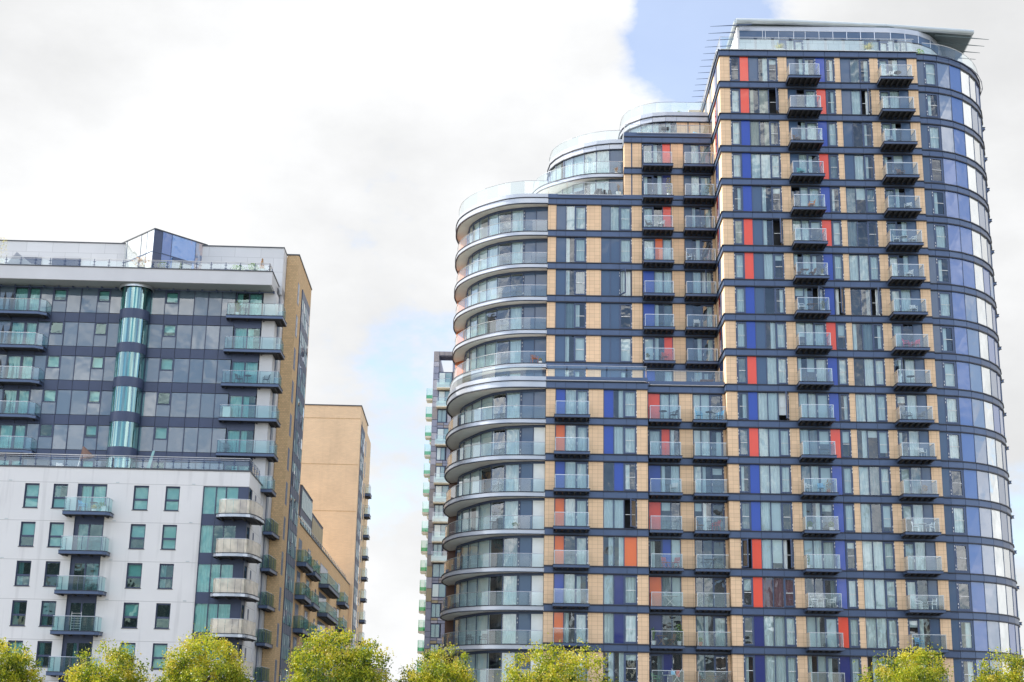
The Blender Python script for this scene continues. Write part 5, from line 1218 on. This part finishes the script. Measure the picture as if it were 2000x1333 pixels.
# ================================================================== ACROSS THE STREET (behind the viewpoint, they show as reflections in the glass)
M['far1'] = gridded('far brick front', (.30, .20, .14), (.05, .07, .09), 2.4, 3.0, 0, 0, 1.1, .1); M['far2'] = gridded('far stone front', (.50, .48, .44), (.06, .09, .12), 1.8, 3.2, 0, 0, 1.3, .1); M['far3'] = gridded('far glass front', (.16, .20, .25), (.55, .57, .58), 1.5, 3.4, 0, 0, .35, .1)
for i, (x, y, hw, h, mt_, lb) in enumerate(((-95,-150,16,34,'far2','pale stone office block across the street behind the viewpoint'), (-48,-165,14,22,'far1','low brick warehouse across the street behind the viewpoint'), (-12,-175,9,44,'far3','slim dark glass tower across the street behind the viewpoint'),
        (22,-160,17,25,'far2','long stone block across the street behind the viewpoint'), (58,-170,11,52,'far3','tall glass tower with grey ribs behind the viewpoint'), (92,-150,18,30,'far1','broad brick block across the street behind the viewpoint'), (135,-140,14,60,'far2','tall stone tower across the street behind the viewpoint'))):
    ro = root('office_block', (x, y, 0), 0, lb, 'building'); a = MB(); a.box(-hw, hw, -12, 12, 0, h, mt_); a.build('wall', ro); a = MB(); a.box(-hw-.3, hw+.3, -12.3, 12.3, h, h+.6, 'coping'); a.box(-hw*.5, hw*.2, -6, 4, h+.6, h+3.4, 'render'); a.build('roof', ro)

# ================================================================== SETTING
def struct(name, pts, z, mat):
    m_ = MB(); m_.quad([(x, y, z) for x, y in pts], mat); o = m_.build(name); o['kind'] = 'structure'; return o
struct('ground', [(-3000,-3000),(3000,-3000),(3000,3000),(-3000,3000)], 0, 'ground')
struct('road', [(-200,30),(200,30),(200,62),(-200,62)], .004, 'asphalt')
a = MB(); a.box(-200, 200, 62, 92, .0, .12, 'ground'); o = a.build('pavement'); o['kind'] = 'structure'
a = MB()
for i in range(50): a.box(-150+6*i, -147+6*i, 45.9, 46.1, .006, .010, 'white')
o = a.build('road_marking'); o['kind'] = 'structure'

# ================================================================== CAMERA
f_, p_, r_ = 2804.07, math.radians(15.3359), math.radians(1.09109)
Fv = Vector((0, math.cos(p_), math.sin(p_))); R0 = Vector((1, 0, 0)); U0 = R0.cross(Fv)
Rv = R0*math.cos(r_)+U0*math.sin(r_); Uv = -R0*math.sin(r_)+U0*math.cos(r_)
cam = bpy.data.objects.new('camera', bpy.data.cameras.new('camera')); COL.objects.link(cam)
mt = Matrix.Identity(4)
for i in range(3): mt[i][0], mt[i][1], mt[i][2] = Rv[i], Uv[i], -Fv[i]
mt[0][3], mt[1][3], mt[2][3] = 0, 0, 1.7
cam.matrix_world = mt; cam.data.sensor_width = 36; cam.data.lens = 36*f_/2000; cam.data.clip_end = 6000; cam.data.clip_start = .5
sc.camera = cam
# ================================================================== LIGHT
SE, SA = math.radians(40), math.radians(13)
sd_ = Vector((-math.cos(SA)*math.cos(SE), math.sin(SA)*math.cos(SE), math.sin(SE)))
sun = bpy.data.objects.new('sun', bpy.data.lights.new('sun', 'SUN')); COL.objects.link(sun)
sun.data.energy = 5.0; sun.data.angle = math.radians(.5); sun.data.color = (1, .95, .87)
sun.rotation_euler = sd_.to_track_quat('Z', 'Y').to_euler()
w = bpy.data.worlds.new('World'); sc.world = w; w.use_nodes = True; nt = w.node_tree; nt.nodes.clear()
out = nt.nodes.new('ShaderNodeOutputWorld'); bg = nt.nodes.new('ShaderNodeBackground'); bg.inputs[1].default_value = .12
sky = nt.nodes.new('ShaderNodeTexSky'); sky.sky_type = 'NISHITA'; sky.sun_disc = False; sky.sun_elevation = SE; sky.sun_rotation = math.atan2(sd_.x, sd_.y)
sky.air_density = 1.0; sky.dust_density = .6; sky.ozone_density = 1.2
tc = nt.nodes.new('ShaderNodeTexCoord'); G_ = tc.outputs['Generated']
sp = nt.nodes.new('ShaderNodeSeparateXYZ'); nt.links.new(G_, sp.inputs[0])
def vm(op, a, b=None):
    n = nt.nodes.new('ShaderNodeVectorMath'); n.operation = op
    for i, v in enumerate((a, b)):
        if v is None: continue
        if isinstance(v, tuple): n.inputs[i].default_value = v
        else: nt.links.new(v, n.inputs[i])
    return n
mp = nt.nodes.new('ShaderNodeMapping'); mp.inputs['Scale'].default_value = (1, 1, 1.7); mp.inputs['Location'].default_value = (.3, .1, .55); nt.links.new(G_, mp.inputs[0])
def nz(scale, det, rough=.55):
    n = nt.nodes.new('ShaderNodeTexNoise'); n.inputs['Scale'].default_value = scale; n.inputs['Detail'].default_value = det; n.inputs['Roughness'].default_value = rough
    nt.links.new(mp.outputs[0], n.inputs['Vector']); return n.outputs['Fac']
def ss(v, a, b, c=0., d=1.):
    n = nt.nodes.new('ShaderNodeMapRange'); n.interpolation_type = 'SMOOTHSTEP'; nt.links.new(v, n.inputs[0])
    for i, q in enumerate((a, b, c, d)): n.inputs[i+1].default_value = q
    return n.outputs[0]
big = nz(3.2, 10, .6); fine = nz(9, 9, .6); wide = nz(1.7, 4)
def gap(px, py, r0, r1, amt):
    v = (Fv*f_+Rv*(px-1000)-Uv*(py-666.5)).normalized()
    d_ = vm('DISTANCE', vm('NORMALIZE', G_).outputs[0], tuple(v)).outputs['Value']
    return ss(d_, r0, r1, amt, 0.)
cov = mth(nt, 'ADD', mth(nt, 'MULTIPLY', big, .68), mth(nt, 'MULTIPLY', fine, .32))
g = mth(nt, 'ADD', mth(nt, 'ADD', gap(1350, 80, .0, .068, .30), gap(775, 900, 0., .07, .035)), gap(1290, 20, .0, .05, .1))
g = mth(nt, 'ADD', mth(nt, 'ADD', g, gap(1980, 250, 0, .10, .06)), gap(1480, -30, 0, .06, .16))
# more open sky to the sides and behind the camera
side = ss(sp.outputs[1], .5, -.2, 0., .15)
cov = mth(nt, 'SUBTRACT', mth(nt, 'SUBTRACT', cov, g), side)
mask = mth(nt, 'MAXIMUM', ss(cov, .31, .45), ss(sp.outputs[1], .1, .6, 0., .33))
shade = mth(nt, 'ADD', mth(nt, 'MULTIPLY', ss(mth(nt, 'ADD', mth(nt, 'MULTIPLY', wide, .6), mth(nt, 'MULTIPLY', big, .4)), .36, .60), .175), .428)
back = ss(sp.outputs[1], .5, -.35, 1., 2.7)  # clouds behind the camera made brighter, added fill for the shaded facades
shade2 = mth(nt, 'MULTIPLY', shade, mth(nt, 'ADD', ss(fine, .38, .62, -.28, .18), 1.)); mixb = ss(sp.outputs[1], .35, -.1)
shade = mth(nt, 'ADD', mth(nt, 'MULTIPLY', shade, mth(nt, 'SUBTRACT', 1., mixb)), mth(nt, 'MULTIPLY', shade2, mixb))
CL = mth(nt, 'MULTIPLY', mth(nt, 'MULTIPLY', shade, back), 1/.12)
cc = nt.nodes.new('ShaderNodeMix'); cc.data_type = 'RGBA'; cc.blend_type = 'MULTIPLY'; cc.inputs['Factor'].default_value = 1; cc.inputs['A'].default_value = (.985, .992, 1.0, 1)
nt.links.new(CL, cc.inputs['B'])
sk = nt.nodes.new('ShaderNodeMix'); sk.data_type = 'RGBA'; sk.blend_type = 'MULTIPLY'; sk.inputs['Factor'].default_value = 1; sk.inputs['B'].default_value = (1.15, 1.15, 1.22, 1)
nt.links.new(sky.outputs[0], sk.inputs['A'])
fm = nt.nodes.new('ShaderNodeMix'); fm.data_type = 'RGBA'; nt.links.new(mask, fm.inputs['Factor']); nt.links.new(sk.outputs['Result'], fm.inputs['A']); nt.links.new(cc.outputs['Result'], fm.inputs['B'])
nt.links.new(fm.outputs['Result'], bg.inputs[0]); nt.links.new(bg.outputs[0], out.inputs[0])
sc.view_settings.view_transform = 'Standard'; sc.view_settings.look = 'None'; sc.view_settings.gamma = 1; sc.view_settings.exposure = .9
sc.cycles.max_bounces = 8; sc.cycles.transparent_max_bounces = 16; sc.cycles.glossy_bounces = 3; sc.cycles.diffuse_bounces = 3
sc.cycles.caustics_reflective = False; sc.cycles.caustics_refractive = False
sc.cycles.use_denoising = True
